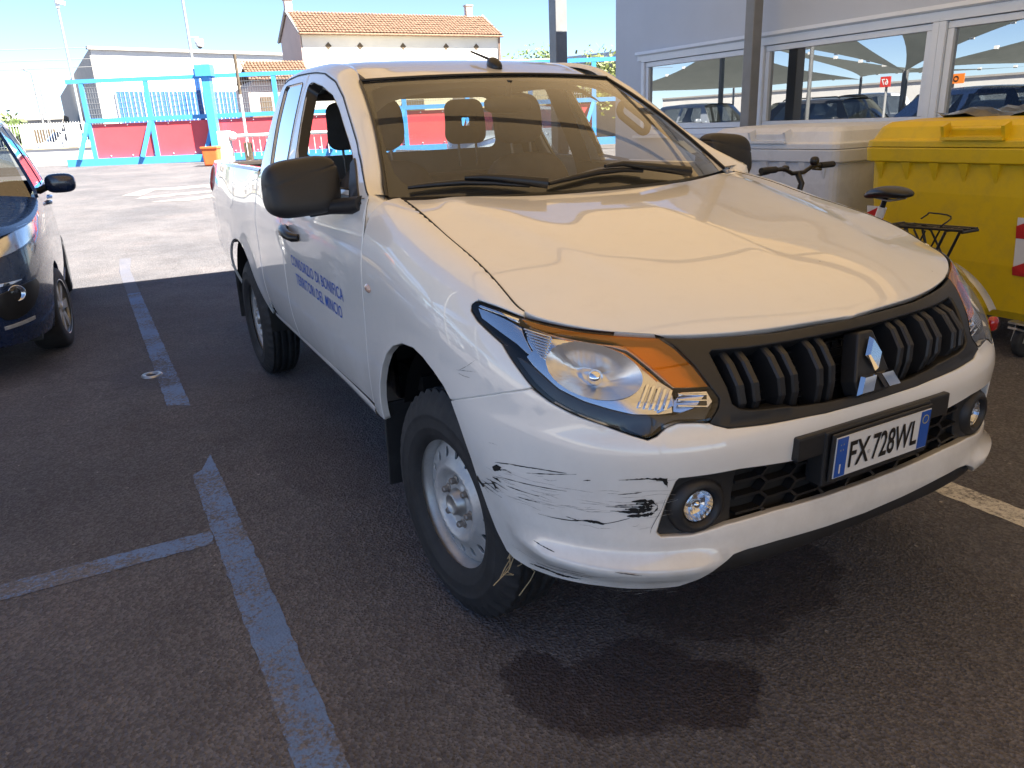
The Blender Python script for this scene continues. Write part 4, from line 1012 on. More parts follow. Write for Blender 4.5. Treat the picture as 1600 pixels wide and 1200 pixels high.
e2 = Vector(snormal(BELT, np.array([.775]), np.array([.926]))[0]); e2 = e2 - e1*e2.dot(e1); e2.normalize(); e3 = e1.cross(e2)
rm = Matrix((e1, e2, e3)).transposed()
MB().superell(c0, (.019, .022, .019), (2.2, 2.2), 18, 10, rm).build('bulb_shield', 'chrome', hd)
def facet(pts, d0, d1, mat, name, step=.02):
    """plate inside the lamp whose depth runs from d0 to d1 along t"""
    p = np.array(pts); lo, hi = p[:, 0].min(), p[:, 0].max()
    return panel(name, BELT, pts, [], step, .001, .008, .0015, mat, hd, depth=lambda u, v: d0 + (d1-d0)*np.clip((u-lo)/(hi-lo), 0, 1))
facet([(1.196, 1.0345), (1.135, 1.030), (1.03, 1.0185), (1.012, 1.000), (.975, .968), (.957, .950), (.985, .958), (1.0259, .975), (1.1151, .999), (1.1685, 1.0135)], .040, .010, 'reflector', 'tip_reflector')
facet([(1.19, 1.0415), (1.135, 1.036), (1.03, 1.0245), (1.03, 1.0195), (1.135, 1.031), (1.195, 1.0365)], .006, .006, 'chrome', 'tip_trim')
for i in range(9):
    f = i/8; u0 = 1.003 - .075*f; z0 = 1.010 - .052*f; u1 = .905 + .008*f; z1 = .999 - .048*f
    facet([(u0, z0), (u1, z1), (u1, z1-.0038), (u0, z0-.0038)], .012, .012, 'reflector', 'reflector_rib')
facet([(1.008, 1.013), (.90, 1.001), (.905, .946), (.94, .950), (.985, .985)], .028, .028, 'chrome', 'rib_back')
facet([(.6673, .8958), (.6381, .9202), (.592, .8890), (.587, .8538), (.6223, .8393), (.6831, .8677)], .018, .045, 'reflector', 'side_reflector')
for f in np.linspace(.1, .9, 5):
    facet([(.66 - .07*f, .905 - .02*f), (.652 - .07*f, .905 - .02*f), (.672 - .075*f, .855 - .012*f), (.68 - .075*f, .855 - .012*f)], .016, .016, 'chrome', 'reflector_rib')
facet([(.580, .885), (.503, .8755), (.4905, .8515), (.5163, .8249), (.580, .8402)], .012, .04, 'reflector', 'corner_reflector')
for zz in (.850, .863, .875): facet([(.578, zz), (.505, zz-.009), (.505, zz-.0055), (.578, zz+.0035)], .010, .012, 'chrome', 'reflector_rib')
facet([(1.0, 1.018), (.9, 1.006), (.7726, .993), (.70, .986), (.632, .980), (.592, .958), (.551, .927), (.51, .887), (.585, .8925), (.634, .9291), (.674, .9585), (.70, .9757), (.735, .9847), (.8099, .9945), (.8888, 1.0)], .030, .022, 'amber_plate', 'amber_reflector')
panel('turn_signal', off(BELT, -.006), [(1.020, 1.0235), (.9483, 1.0168), (.8595, 1.0082), (.7726, .9998), (.6984, .992), (.6304, .985), (.5898, .9628), (.5466, .9284), (.505, .8835), (.587, .8905), (.6385, .9291), (.6788, .9585), (.7051, .9757), (.7397, .9867), (.8099, .9963), (.8888, 1.0019), (.97, 1.0108)], [], .016, .0, .006, .001, 'orange_lens', hd)
panel('lens', BELT, HL, [], .022, .003, .010, .003, 'lens', hd)
hd2 = both(hd)
for ch in list(hd.children): both(ch, hd2)

# grille ---------------------------------------------------------
GO = [(0, .9655), (.30, .9665), (.55, .9775), (.6274, .984), (.5840, .963), (.5396, .9284), (.4969, .880), (.4754, .8545), (.4786, .8340), (.5040, .8035), (.46, .7905), (.354, .7825), (.2406, .777), (.1707, .7725), (0, .770)]
GH = [(0, .9475), (.08, .9478), (.215, .9487), (.39, .951), (.492, .955), (.502, .948), (.458, .872), (.4462, .8363), (.425, .822), (.3913, .8132), (.2461, .797), (.1607, .790), (0, .786)]
grille = panel('grille', NOSE, GO + mir(GO)[1:-1], [GH + mir(GH)[1:-1]], .02, .002, .05, .006, 'black_plastic', tr, center=(0, 1.2, .8), hole_gap=0)
panel('grille_back', off(NOSE, -.075, np.array((0, 1.2, .8))), GO + mir(GO)[1:-1], [], .04, .0, 0, 0, 'deep_black', grille, center=(0, 1.2, .8))
mb = MB()
for zz in np.arange(.805, .945, .021):
    for sg in (1,):
        t = np.linspace(-.46, .46, 41); P = off(NOSE, -.058, np.array((0, 1.2, .8)))(t, np.full(41, zz))
        mb.tube([tuple(p) for p in P], .0028, 4, False)
mb.build('cross_bars', 'satin_black', grille)
def slat(t_top, t_bot, w=.0125):
    zz = [.9505, .915, .868, .83, .795]; dd = [-.022, -.004, .006, -.006, -.03]; V = []
    z_lo = .790 + .02*min(1, abs(t_bot)/.4)**1.5; zz = [.953, .922, .874, .835, z_lo]
    for z, d in zip(zz, dd):
        f = (z-.80)/.15; t = t_bot + (t_top-t_bot)*f
        a = off(NOSE, d, np.array((0, 1.2, .8))); b = off(NOSE, -.072, np.array((0, 1.2, .8)))
        for (s, g) in ((t-w, b), (t-w*.92, a), (t-w*.55, None), (t+w*.55, None), (t+w*.92, a), (t+w, b)):
            if g is None: g = off(NOSE, d + .005, np.array((0, 1.2, .8)))
            V.append(g(np.array([s]), np.array([z]))[0])
    Fc = [(k*6+j, k*6+j+1, (k+1)*6+j+1, (k+1)*6+j) for k in range(4) for j in range(5)]
    me = mesh('slat', V, Fc)
    bm = bmesh.new(); bm.from_mesh(me); bmesh.ops.recalc_face_normals(bm, faces=bm.faces); bm.to_mesh(me); bm.free()
    return link('slat', me, 'black_plastic', grille)
for a, b in ((.4527, .400), (.4075, .3595), (.3282, .283), (.2830, .2420), (.1904, .162), (.1450, .122)):
    slat(a, b); slat(-a, -b)
# emblem: three diamonds on a dark carrier
ec = Vector((0, .058, .842)); eu = Vector((1, 0, 0)); ev = Vector((0, .30, .954)).normalized(); ew = eu.cross(ev)
mb = MB(); mb.prism([(-.058, -.07), (.058, -.07), (.066, -.03), (.04, .05), (.026, .088), (-.026, .088), (-.04, .05), (-.066, -.03)], ec - ew*.0 + Vector((0, .06, 0)), eu, ev, ew, .05); mb.build('emblem_carrier', 'black_plastic', grille, bevel=.006)
eb = MB(); s = .051
for k in range(3):
    a = math.pi/2 + k*2*math.pi/3; R_ = Matrix.Rotation(a, 2)
    quad = [R_ @ Vector(p) for p in ((0.003, 0), (s*.866+.003, -s*.5), (s*1.732+.003, 0), (s*.866+.003, s*.5))]
    cen = sum(quad, Vector((0, 0)))/4
    base = [ec + eu*q.x + ev*q.y for q in quad]; topv = [ec + ew*.012 + eu*(cen.x+(q.x-cen.x)*.82) + ev*(cen.y+(q.y-cen.y)*.82) for q in quad]
    eb.add(base + topv, [(0, 1, 5, 4), (1, 2, 6, 5), (2, 3, 7, 6), (3, 0, 4, 7), (4, 5, 6, 7)])
eb.build('emblem', 'chrome', grille)

# lower intake with fog lamps ------------------------------------
NB = off(NOSE, -.05, np.array((0, 1.2, .6)))
intake = panel('lower_intake', NB, [(0, .70), (.45, .71), (.44, .52), (0, .52)] + [(-.44, .52), (-.45, .71)], [], .04, 0, 0, 0, 'deep_black', tr, center=(0, 1.2, .6))
mb = MB(); NH = off(NOSE, -.022, np.array((0, 1.2, .6)))
def nh(t, z): return Vector(NH(np.array([t]), np.array([z]))[0])
cw, chh = .098, .043
for r in range(-1, 5):
    for c in range(-6, 7):
        x0 = c*cw; z0 = .540 + r*chh*.92 + (chh*.46 if c % 2 else 0)
        V = [(x0-cw*.62, z0), (x0-cw*.40, z0+chh*.46), (x0+cw*.40, z0+chh*.46), (x0+cw*.62, z0), (x0+cw*.40, z0-chh*.46), (x0-cw*.40, z0-chh*.46)]
        for i in range(6):
            a, b = V[i], V[(i+1) % 6]
            if min(a[1], b[1]) < .536 or max(a[1], b[1]) > .69 or max(abs(a[0]), abs(b[0])) > .45 or a[0] > b[0] + 1e-6: continue
            A, B = nh(*a), nh(*b); bk = Vector((0, .026, 0)); up = Vector((0, 0, .0035)) if abs(a[1]-b[1]) < .005 else Vector((.0055, 0, 0))
            mb.add([A-up, B-up, B+up, A+up, A-up+bk, B-up+bk, B+up+bk, A+up+bk], [(0, 1, 2, 3), (0, 4, 5, 1), (3, 2, 6, 7), (0, 3, 7, 4), (1, 5, 6, 2)])
mb.build('honeycomb_mesh', 'satin_black', intake)
FZ = [(.425, .695), (.594, .696), (.606, .684), (.654, .552), (.643, .532), (.561, .530), (.445, .541)]
FOGT, FOGZ = .5365, .603
fz = panel('fog_housing', off(NOSE, -.018), FZ, [[(FOGT + .064*math.cos(a), FOGZ + .060*math.sin(a)) for a in np.linspace(0, 2*math.pi, 36)[:-1]]], .02, .0, .03, .004, 'black_plastic', intake, center=(0, 1.2, .6), depth=lambda u, v: .012*np.clip((.5-u)/.06, 0, 1))
fc = Vector(off(BELT, -.014, np.array((0, 1.2, .6)))(np.array([FOGT]), np.array([FOGZ]))[0]); fax = Vector((-.16, -1, 0)).normalized()
mb = MB(); mb.lathe([(.076, -.03), (.074, -.006), (.066, .008), (.055, .016), (.047, .013), (.041, -.004), (.040, -.02)], 32, fc, fax); mb.build('fog_bezel', 'black_plastic', fz)
mb = MB(); mb.lathe([(.0, -.034), (.018, -.030), (.031, -.018), (.0395, .002)], 28, fc, fax, False); mb.build('fog_reflector', 'reflector', fz)
mb = MB(); mb.lathe([(.0, .010), (.018, .0085), (.032, .004), (.041, -.004)], 28, fc, fax); mb.build('fog_lens', 'lens', fz)
mb = MB(); mb.superell(fc - fax*.012, (.012, .014, .012), (2, 2), 12, 8); mb.build('fog_bulb', 'chrome', fz)
fz2 = both(fz)
for ch in list(fz.children): both(ch, fz2)
# plate carrier and number plate
mb = MB(); mb.box((0, .0725, .706), (.575, .085, .062), bev=.006); mb.box((0, .052, .662), (.40, .055, .145), bev=.006); mb.build('plate_carrier', 'black_plastic', tr)
pl0, plu, plv = Vector((-.18, .0155, .6125)), Vector((1, .004, 0)).normalized(), Vector((0, -.03, 1)).normalized(); plw = plu.cross(plv)
def plq(mb, x0, x1, z0, z1, d, th): mb.prism([(x0, z0), (x1, z0), (x1, z1), (x0, z1)], pl0 + plw*d, plu, plv, plw, th)
mb = MB(); plq(mb, -.010, .370, -.009, .118, -.006, .0075); mb.build('plate_frame', 'black_plastic', tr, bevel=.003)
mb = MB(); plq(mb, 0, .36, 0, .1085, .0018, .002); plate = mb.build('number_plate', 'plate_white', tr)
for x0, x1 in ((.002, .040), (.320, .358)): mb = MB(); plq(mb, x0, x1, .002, .1065, .0045, .0006); mb.build('plate_band', 'plate_blue', plate)
def ptext(body, x, z, size, mat, sx=.8, d=.0056, bold=.0, align='LEFT'):
    me = text_mesh(body, size, 0, sx, align, 1.0, bold); place(me, pl0 + plu*x + plv*z + plw*d, plu, plv, plw); return link('plate_lettering', me, mat, plate)
ptext('FX', .046, .0205, .098, 'plate_black', .66, bold=.0016); ptext('728WL', .134, .0205, .098, 'plate_black', .60, bold=.0016)
ptext('I', .015, .012, .034, 'plate_white', .9, bold=.001); ptext('*  *', .013, .082, .012, 'yellow_ring'); ptext('*  *', .013, .068, .012, 'yellow_ring')
mb = MB(); mb.lathe([(.0108, .0), (.0108, .0005), (.0122, .0005), (.0122, 0)], 24, pl0 + plu*.339 + plv*.083 + plw*.0052, plw); mb.build('plate_ring', 'yellow_ring', plate)
mb = MB(); mb.lathe([(.0030, .0), (.0030, .0004), (.0048, .0004), (.0048, 0)], 16, pl0 + plu*.124 + plv*.046 + plw*.0052, plw); mb.build('plate_seal', 'steel_silver', plate)
# black lower apron and underbody
t = np.linspace(-.60, .60, 61); zz = [.475, .44, .41, .385, .35]
P = np.stack([off(NOSE, d, np.array((0, 1.2, .6)))(t, np.full(61, z)) for z, d in zip(zz, (-.05, -.03, -.012, -.03, -.09))], 1)
grid_mesh('lower_apron', P, 'black_plastic', tr)
mb = MB()
mb.box((0, 2.65, .50), (1.42, 4.7, .22)); mb.box((0, .62, .62), (1.1, .9, .5)); mb.box((0, .86, .33), (1.1, .10, .10)); mb.box((0, 3.86, .36), (1.3, .14, .14)); mb.box((0, 3.4, .33), (.3, 2.4, .12)); mb.build('chassis', 'deep_black', tr)
# wheel-arch liners
for cy, xx in ((.86, .80), (3.86, .78)):
    P = np.array([[(-x, cy + r*math.cos(a), .38 + r*math.sin(a)) for x, r in (((.80 if cy < 2 else .842), .488 if cy < 2 else .497), (.70, .492), (.55, .485))] for a in np.linspace(-.02, math.pi+.02, 40)])
    o = grid_mesh('arch_liner', P, 'deep_black', tr); both(o)
    P = np.array([[(-.55, cy + r*math.cos(a), .38 + r*math.sin(a)) for r in (.05, .488)] for a in np.linspace(-.02, math.pi+.02, 40)])
    o = grid_mesh('arch_back', P, 'deep_black', tr); both(o)
# mud flaps
for (y, x, z0, z1, w) in ((1.335, -.755, .235, .56, .24), (4.36, -.745, .27, .60, .22)):
    mb = MB(); mb.box((x, y, (z0+z1)/2), (w, .014, z1-z0), rx=.06, bev=.005); o = mb.build('mud_flap', 'rubber', tr); both(o)

# doors, cab side, bed side --------------------------------------
door_o = [(1.402, .535), (1.395, .66), (1.382, .85), (1.370, 1.0), (1.367, 1.12), (1.372, 1.262), (1.409, 1.2735), (1.536, 1.328), (1.6614, 1.3884), (1.8241, 1.4947), (1.9767, 1.5908), (2.1183, 1.6548), (2.2937, 1.6954), (2.45, 1.710), (2.575, 1.716), (2.585, 1.60), (2.555, 1.40), (2.540, 1.25), (2.570, 1.06), (2.570, .75), (2.595, .515)]
win = [(1.475, 1.268), (1.5842, 1.3162), (1.7243, 1.3878), (1.856, 1.4683), (1.9836, 1.5494), (2.1034, 1.6063), (2.2788, 1.6496), (2.46, 1.676), (2.518, 1.668), (2.5322, 1.648), (2.478, 1.50), (2.425, 1.3646), (2.408, 1.268)]
door = panel('door', SIDE, door_o, [win], .03, .0034, .025, .003, 'white_paint', tr, center=LT, hole_gap=0)
door2 = both(door)
W2 = off(SIDE, -.022, np.array(LT))
# window channel (black) lining the opening
def loop_lining(name, S, loop, d0, d1, mat, parent, inset=.0):
    P = densify(loop, .02); a = off(S, d0, np.array(LT))(P[:, 0], P[:, 1]); cc = P.mean(0); Q = P + (cc-P)*inset; b = off(S, d1, np.array(LT))(Q[:, 0], Q[:, 1])
    return grid_mesh(name, np.stack([a, b], 1), mat, parent, True, True)
o = loop_lining('window_channel', SIDE, rnd(win, 1), .002, -.045, 'satin_black', door, .05); both(o, door2)
# inner door trim
def inset_x(y, z): return FLANK(y, z) + np.array([.075, 0, 0])
o = panel('door_trim', inset_x, [(1.40, .60), (1.40, 1.25), (2.53, 1.25), (2.53, .60)], [], .1, 0, 0, 0, 'dash_plastic', door, center=(-3, 2, 1)); both(o, door2)
P = np.array([[FLANK(y, 1.252) + np.array([d, 0, h]) for d, h in ((-.001, .0), (.03, .012), (.09, .004))] for y in np.linspace(1.40, 2.54, 20)]).reshape(20, 3, 3); o = grid_mesh('door_sill_top', P, 'dash_plastic', door); both(o, door2)
# mirror sail
sail = [(1.385, 1.2665), (1.46, 1.2665), (1.60, 1.366), (1.575, 1.375)]
o = panel('mirror_sail', off(SIDE, .006, np.array(LT)), [(1.42, 1.235), (1.53, 1.235), (1.685, 1.352), (1.672, 1.370)], [], .03, 0, .01, .003, 'black_plastic', door, center=LT); both(o, door2)
# door handle in its scooped cup
P, Fc = disc_on(SIDE, 2.30, 1.055, .085, .036, -.006, 24, 5, np.array(LT)); o = link('handle_cup', mesh('handle_cup', P, Fc, True), 'white_paint', door); both(o, door2)
def xs(y, z): return float(FLANK(y, z)[..., 0])
mb = MB(); pts = []
for y, d, z in ((2.425, .010, 1.066), (2.40, .028, 1.066), (2.34, .038, 1.062), (2.27, .038, 1.054), (2.215, .028, 1.047), (2.20, .006, 1.045)): pts.append((xs(y, z)-d, y, z))
mb.tube(pts, [.016, .019, .021, .021, .019, .016], 10); o = mb.build('door_handle', 'satin_black', door); both(o, door2)
# lettering on the door
def door_text(body, y0, z0, slope, height, width):
    me = text_mesh(body, 1.0, 0, 1.0, 'LEFT', 1.10, .007)
    xsv = [v.co.x for v in me.vertices]; ysv = [v.co.y for v in me.vertices]; x0, x1, q0, q1 = min(xsv), max(xsv), min(ysv), max(ysv)
    for v in me.vertices:
        u = (v.co.x-x0)/(x1-x0)*width; w = (v.co.y-q0)/(q1-q0)*height; y = y0-u; z = z0 + w - slope*u
        p = FLANK(y, z); v.co = (float(p[0])-.0016, y, z)
    return link('door_lettering', me, 'blue_text', door)
door_text('CONSORZIO DI BONIFICA', 2.398, .905, .042, .047, .785)
door_text('TERRITORI DEL MINCIO', 2.342, .827, .040, .047, .69)
# same words on the far door, read from its own side
def far_text(body, y0, z0, height, width):
    me = text_mesh(body, 1.0, 0, 1.0, 'LEFT', 1.10, .007); xsv = [v.co.x for v in me.vertices]; ysv = [v.co.y for v in me.vertices]; x0, x1, q0, q1 = min(xsv), max(xsv), min(ysv), max(ysv)
    for v in me.vertices:
        u = (v.co.x-x0)/(x1-x0)*width; w = (v.co.y-q0)/(q1-q0)*height; p = FLANK(y0+u, z0+w); v.co = (-float(p[0])+.0016, y0+u, z0+w)
    link('door_lettering', me, 'blue_text', door2)
far_text('CONSORZIO DI BONIFICA', 1.6, .91, .0395, .785); far_text('TERRITORI DEL MINCIO', 1.65, .834, .0395, .69)
# rear half of the cab
YC = 3.19
cab_o = [(2.604, .513), (2.578, .75), (2.578, 1.06), (2.549, 1.25), (2.563, 1.40), (2.593, 1.60), (2.583, 1.716), (2.80, 1.722), (3.00, 1.716), (3.10, 1.70), (YC-.02, 1.66), (YC+.008, 1.25), (YC+.008, .62), (YC-.10, .505)]
cwin = [(2.541, 1.285), (2.560, 1.40), (2.6291, 1.672), (2.645, 1.686), (3.00, 1.688), (3.03, 1.672), (3.0, 1.52), (2.935, 1.345), (2.91, 1.296), (2.895, 1.285)]
cwin = [(y+.02 if y < 2.7 else y, z) for y, z in cwin]
cab = panel('cab_side', SIDE, cab_o, [cwin], .03, .0034, .03, .003, 'white_paint', tr, center=LT, hole_gap=0); cab2 = both(cab)
o = loop_lining('window_seal', SIDE, cwin, .003, -.02, 'satin_black', cab, .035); both(o, cab2)
o = panel('quarter_glass', off(SIDE, -.006, np.array(LT)), cwin, [], .05, -.004, 0, 0, 'tinted_glass', cab, center=LT); both(o, cab2)
# cab back wall with its window
def BACK(x, z):
    x = np.asarray(x, float); z = np.asarray(z, float); return np.stack([x + 0*z, YC + .03*np.cos(np.clip(x/.85, -1, 1)*1.57)*1 - .02*np.clip((z-1.25)/.45, 0, 1) + 0*z, z + 0*x], -1)
_bz = [.62, .9, 1.25, 1.35, 1.45, 1.55, 1.64]; _bx = [-float(SIDE(YC-.01, z)[..., 0]) - .022 for z in _bz]
bo = [(-x, z) for x, z in zip(_bx, _bz)] + [(-.56, 1.715), (.56, 1.715)] + [(x, z) for x, z in reversed(list(zip(_bx, _bz)))]
bh = rrect(-.60, 1.325, .60, 1.635, .05, .04)
back = panel('cab_back', BACK, bo, [bh], .06, 0, .02, .004, 'white_paint', tr, center=(0, 2, 1), hole_gap=0)
panel('back_trim', lambda x, z: BACK(x, z) - np.array([0, .035, 0]), bo, [rrect(-.58, 1.34, .58, 1.62, .05, .04)], .08, 0, 0, 0, 'headliner', back, center=(0, 5, 1))
panel('back_glass', BACK, bh, [], .08, -.004, 0, 0, 'clear_glass', back, off=-.004, center=(0, 2, 1))
for nm, pth, par in (('door_seam', [(1.400, .54), (1.3935, .66), (1.3795, .85), (1.367, 1.0), (1.3645, 1.12), (1.3675, 1.255)], door), ('door_seam', [(2.598, .52), (2.5735, .75), (2.5735, 1.06), (2.5435, 1.25), (2.558, 1.40), (2.5885, 1.60), (2.580, 1.712)], door), ('cab_seam', [(YC+.0145, .56), (YC+.0145, .9), (YC+.0145, 1.28)], cab)):
    o = seam(nm, SIDE, pth, par, .0055, LT, -.0035); both(o, door2 if par is door else cab2)
o = seam('frame_seam', SIDE, [(1.3705, 1.263), (1.409, 1.2755), (1.536, 1.330), (1.6614, 1.3904), (1.8241, 1.4967), (1.9767, 1.5928), (2.1183, 1.6568), (2.2937, 1.6974), (2.45, 1.712), (2.583, 1.7185), (2.80, 1.7245), (3.00, 1.7185), (3.10, 1.7025)], door, .006, LT, .001); both(o, door2)
# bed
AR = [(3.86 + .478*math.cos(a), .385 + .478*math.sin(a)) for a in np.linspace(math.radians(170), math.radians(12), 26)]
AR = [(3.86 + (y-3.86)*(1.03), z) for y, z in AR]
bed_o = [(YC+.022, 1.283), (YC+.022, .62), (3.25, .535), (3.36, .545)] + AR + [(4.36, .56), (4.75, .60), (5.19, .66), (5.20, 1.27), (5.18, 1.285), (4.4, 1.287)]
bed = panel('bed_side', FLANK, bed_o, [], .035, .0034, .012, .004, 'white_paint', tr, center=(0, 4.2, .8)); bed2 = both(bed)
ys = np.linspace(YC+.025, 5.195, 30); P = []
for y in ys:
    x = float(FLANK(y, 1.283)[..., 0]); P.append([(x+.004, y, 1.284), (x+.010, y, 1.293), (x+.030, y, 1.2965), (x+.06, y, 1.295), (x+.07, y, 1.285), (x+.07, y, .82)])
o = grid_mesh('bed_rail', np.array(P), 'white_paint', bed); both(o, bed2)
P = np.array([[(x, y, .82) for y in (YC+.03, 5.17)] for x in np.linspace(-.79, .79, 4)]); grid_mesh('bed_floor', P, 'bed_grey', tr)
mb = MB(); mb.box((0, YC+.055, 1.05), (1.60, .04, .48)); mb.build('bed_bulkhead', 'white_paint', tr)
for i in range(9): MB().box((-.70+i*.175, 4.2, .83), (.09, 1.9, .014)).build('floor_rib', 'bed_grey', tr)
tg = MB().box((0, 5.19, .98), (1.50, .05, .60), bev=.01).build('tailgate', 'white_paint', tr); MB().box((0, 5.160, 1.0), (1.44, .014, .5)).build('inner_liner', 'bed_grey', tg)
mb = MB(); 
for z in (.88, 1.0, 1.12): mb.box((0, 5.150, z), (1.40, .012, .03))
mb.build('liner_ribs', 'bed_grey', tg)
mb = MB(); mb.box((0, 5.25, .60), (1.25, .12, .16), bev=.02); mb.build('rear_bumper', 'satin_black', tr)
P, Fc = disc_on(FLANK, 5.165, 1.17, .045, .10, .018, 20, 4, np.array((0, 4.2, .8))); o = link('tail_lamp', mesh('tail_lamp', P, Fc, True), 'rear_lamp', tr); both(o)
# fuel flap
lp = [(4.03 + .14*math.cos(a), 1.112 + .075*math.sin(a)) for a in np.linspace(0, 6.283, 33)[:-1]]
o = panel('fuel_flap', off(FLANK, .0012, np.array((0, 4.2, .8))), lp, [], .04, 0, .004, .003, 'white_paint', bed, center=(0, 4.2, .8))
# sill strip
P = np.array([[FLANK(y, z) + np.array([dx, 0, 0]) for z, dx in ((.528, -.001), (.515, -.006), (.497, -.004), (.48, .02), (.47, .08))] for y in np.linspace(1.385, 3.17, 30)]).reshape(30, 5, 3); o = grid_mesh('sill', P, 'white_paint', tr); both(o)

# cab frame: A pillar running into the roof rail ------------------
p1 = [(1.374, 1.19), (1.372, 1.262), (1.409, 1.2735), (1.536, 1.328), (1.6614, 1.3884), (1.8241, 1.4947), (1.9767, 1.5908), (2.1183, 1.6548), (2.2937, 1.6954), (2.45, 1.710), (2.583, 1.7165), (2.80, 1.722), (3.00, 1.716), (3.10, 1.70), (YC-.02, 1.66)]
a1 = np.array(p1); s1 = np.r_[0, np.cumsum(np.hypot(*np.diff(a1, axis=0).T))]; s1 /= s1[-1]
f1y, f1z = (lambda s: np.interp(s, s1, a1[:, 0])), (lambda s: np.interp(s, s1, a1[:, 1]))
p2 = [WIND(np.array(-1.004), np.array(w)) for w in (0., .2, .4, .6, .8, .96)]
p2 = [np.array((-.735, 1.325, 1.20))] + [np.array(p) for p in p2] + [np.array(q) for q in ((-.583, 2.15, 1.703), (-.572, 2.3, 1.732), (-.566, 2.5, 1.750), (-.562, 2.8, 1.757), (-.56, 3.0, 1.751), (-.56, 3.12, 1.739), (-.57, YC-.012, 1.70))]
p2 = np.array(p2); s2 = np.r_[0, np.cumsum(np.linalg.norm(np.diff(p2, axis=0), axis=1))]; s2 /= s2[-1]
f2 = [pchip(s2, p2[:, i]) for i in range(3)]
P = []; HOLD = []; NN0 = []; ROWS = []
for s in np.linspace(0, 1, 90):
    A = GREEN(float(f1y(s)), float(f1z(s)) + .003); Bp = np.array([float(g(s)) for g in f2])
    row = []
    dirv = Bp - A; mid = (A+Bp)/2; cen = np.array([0, mid[1]+.25, mid[2]-.45]); nn = mid-cen; tan = GREEN(float(f1y(min(1, s+.01))), float(f1z(min(1, s+.01)))) - GREEN(float(f1y(max(0, s-.01))), float(f1z(max(0, s-.01))))
    tan /= np.linalg.norm(tan)+1e-9; nn = np.cross(tan, dirv); nn /= np.linalg.norm(nn)+1e-9
    if np.dot(nn, mid-cen) < 0: nn = -nn
    if s < .085: HOLD.append(1)
    else: NN0.append(nn)
    ROWS.append((A, Bp, dirv, nn, s))
for A, Bp, dirv, nn, s in ROWS:
    row = []; bulge = .13*min(1, max(0, (s-.045)/.12))
    if s < .085: nn = NN0[0]
    L = np.linalg.norm(dirv); row.append(A - nn*.02)
    for f in np.linspace(0, 1, 9): row.append(A + dirv*f + nn*(4*f*(1-f))**.7*L*bulge)
    row.append(Bp - nn*.015); P.append(row)
frame = grid_mesh('cab_frame', np.array(P), 'white_paint', tr); frame2 = both(frame)
# roof with side ditches
ro = [(x, 1.978 + .085*abs(x/.575)**2.2 + .012) for x in np.linspace(-.572, .572, 25)] + [(.555, 2.4), (.548, 3.0), (.54, 3.10), (.50, 3.185)] + [(-.50, 3.185), (-.54, 3.10), (-.548, 3.0), (-.555, 2.4)]
roof = panel('roof', ROOF, ro, [], .035, .001, .02, .006, 'white_paint', tr, center=(0, 2.6, .9))
P = np.array([[(-x, y, float(ROOF(x-.012, y)[..., 2]) - d) for x, d in ((.592, .006), (.578, .0), (.556, .002), (.545, .014))] for y in np.linspace(2.055, 3.13, 30)])
o = grid_mesh('roof_ditch_strip', P, 'black_plastic', tr); both(o)
# windscreen with printed border
wo = [(c, 0.0) for c in np.linspace(-1, 1, 30)] + [(1, w) for w in np.linspace(.1, .9, 8)] + [(c, 1.0) for c in np.linspace(1, -1, 30)] + [(-1, w) for w in np.linspace(.9, .1, 8)]
ws = panel('windscreen', WIND, wo, [], .04, 0, 0, 0, 'screen_glass', tr, center=(0, 2.8, .8))
wi = [(-.905, .065), (-.935, .095), (-.957, .155), (-.972, .285), (-.978, .513), (-.962, .86), (-.93, .915), (-.80, .935), (0, .945), (.80, .935), (.93, .915), (.962, .86), (.978, .513), (.972, .285), (.957, .155), (.935, .095), (.905, .065), (0, .075)]
panel('printed_border', WIND, wo, [wi], .03, 0, 0, 0, 'satin_black', ws, off=-.003, center=(0, 2.8, .8), hole_gap=0)
mb = MB(); mb.tube([tuple(p) for p in off(WIND, .004, np.array((0, 2.8, .8)))(np.linspace(-1.0, 1.0, 30), np.full(30, 1.0))], .007, 6); mb.tube([tuple(p) for p in off(WIND, .003, np.array((0, 2.8, .8)))(np.full(20, -1.0), np.linspace(0, 1, 20))], .006, 6); mb.tube([tuple(p) for p in off(WIND, .003, np.array((0, 2.8, .8)))(np.full(20, 1.0), np.linspace(0, 1, 20))], .006, 6); mb.build('windscreen_seal', 'satin_black', ws)
panel('inspection_sticker', WIND, [(.80, .16), (.90, .16), (.90, .26), (.80, .26)], [], .05, 0, 0, 0, 'sticker_white', ws, off=-.006, center=(0, 2.8, .8))
# wipers
WO = off(WIND, .016, np.array((0, 2.8, .8)))
def wpt(c, w, d=.016): return tuple(off(WIND, d, np.array((0, 2.8, .8)))(np.array([c]), np.array([w]))[0])
for pts, arm in (([(-.915, .035), (-.80, .050), (-.69, .056), (-.57, .045), (-.43, .018)], [(-.69, .058), (-.60, .055), (-.50, .035), (-.36, .0)]), ([(-.34, .024), (-.20, .050), (-.05, .072), (.09, .074), (.20, .055)], [(-.02, .078), (.09, .085), (.17, .065), (.30, .035), (.46, -.004)])):
    mb = MB(); mb.tube([wpt(*p) for p in pts], [.007, .010, .012, .010, .007], 6); bld = mb.build('wiper', 'satin_black', tr)
    mb = MB(); mb.tube([wpt(p[0], p[1], .034) for p in arm], [.007, .012, .016, .020], 6); mb.build('wiper_arm', 'satin_black', bld)
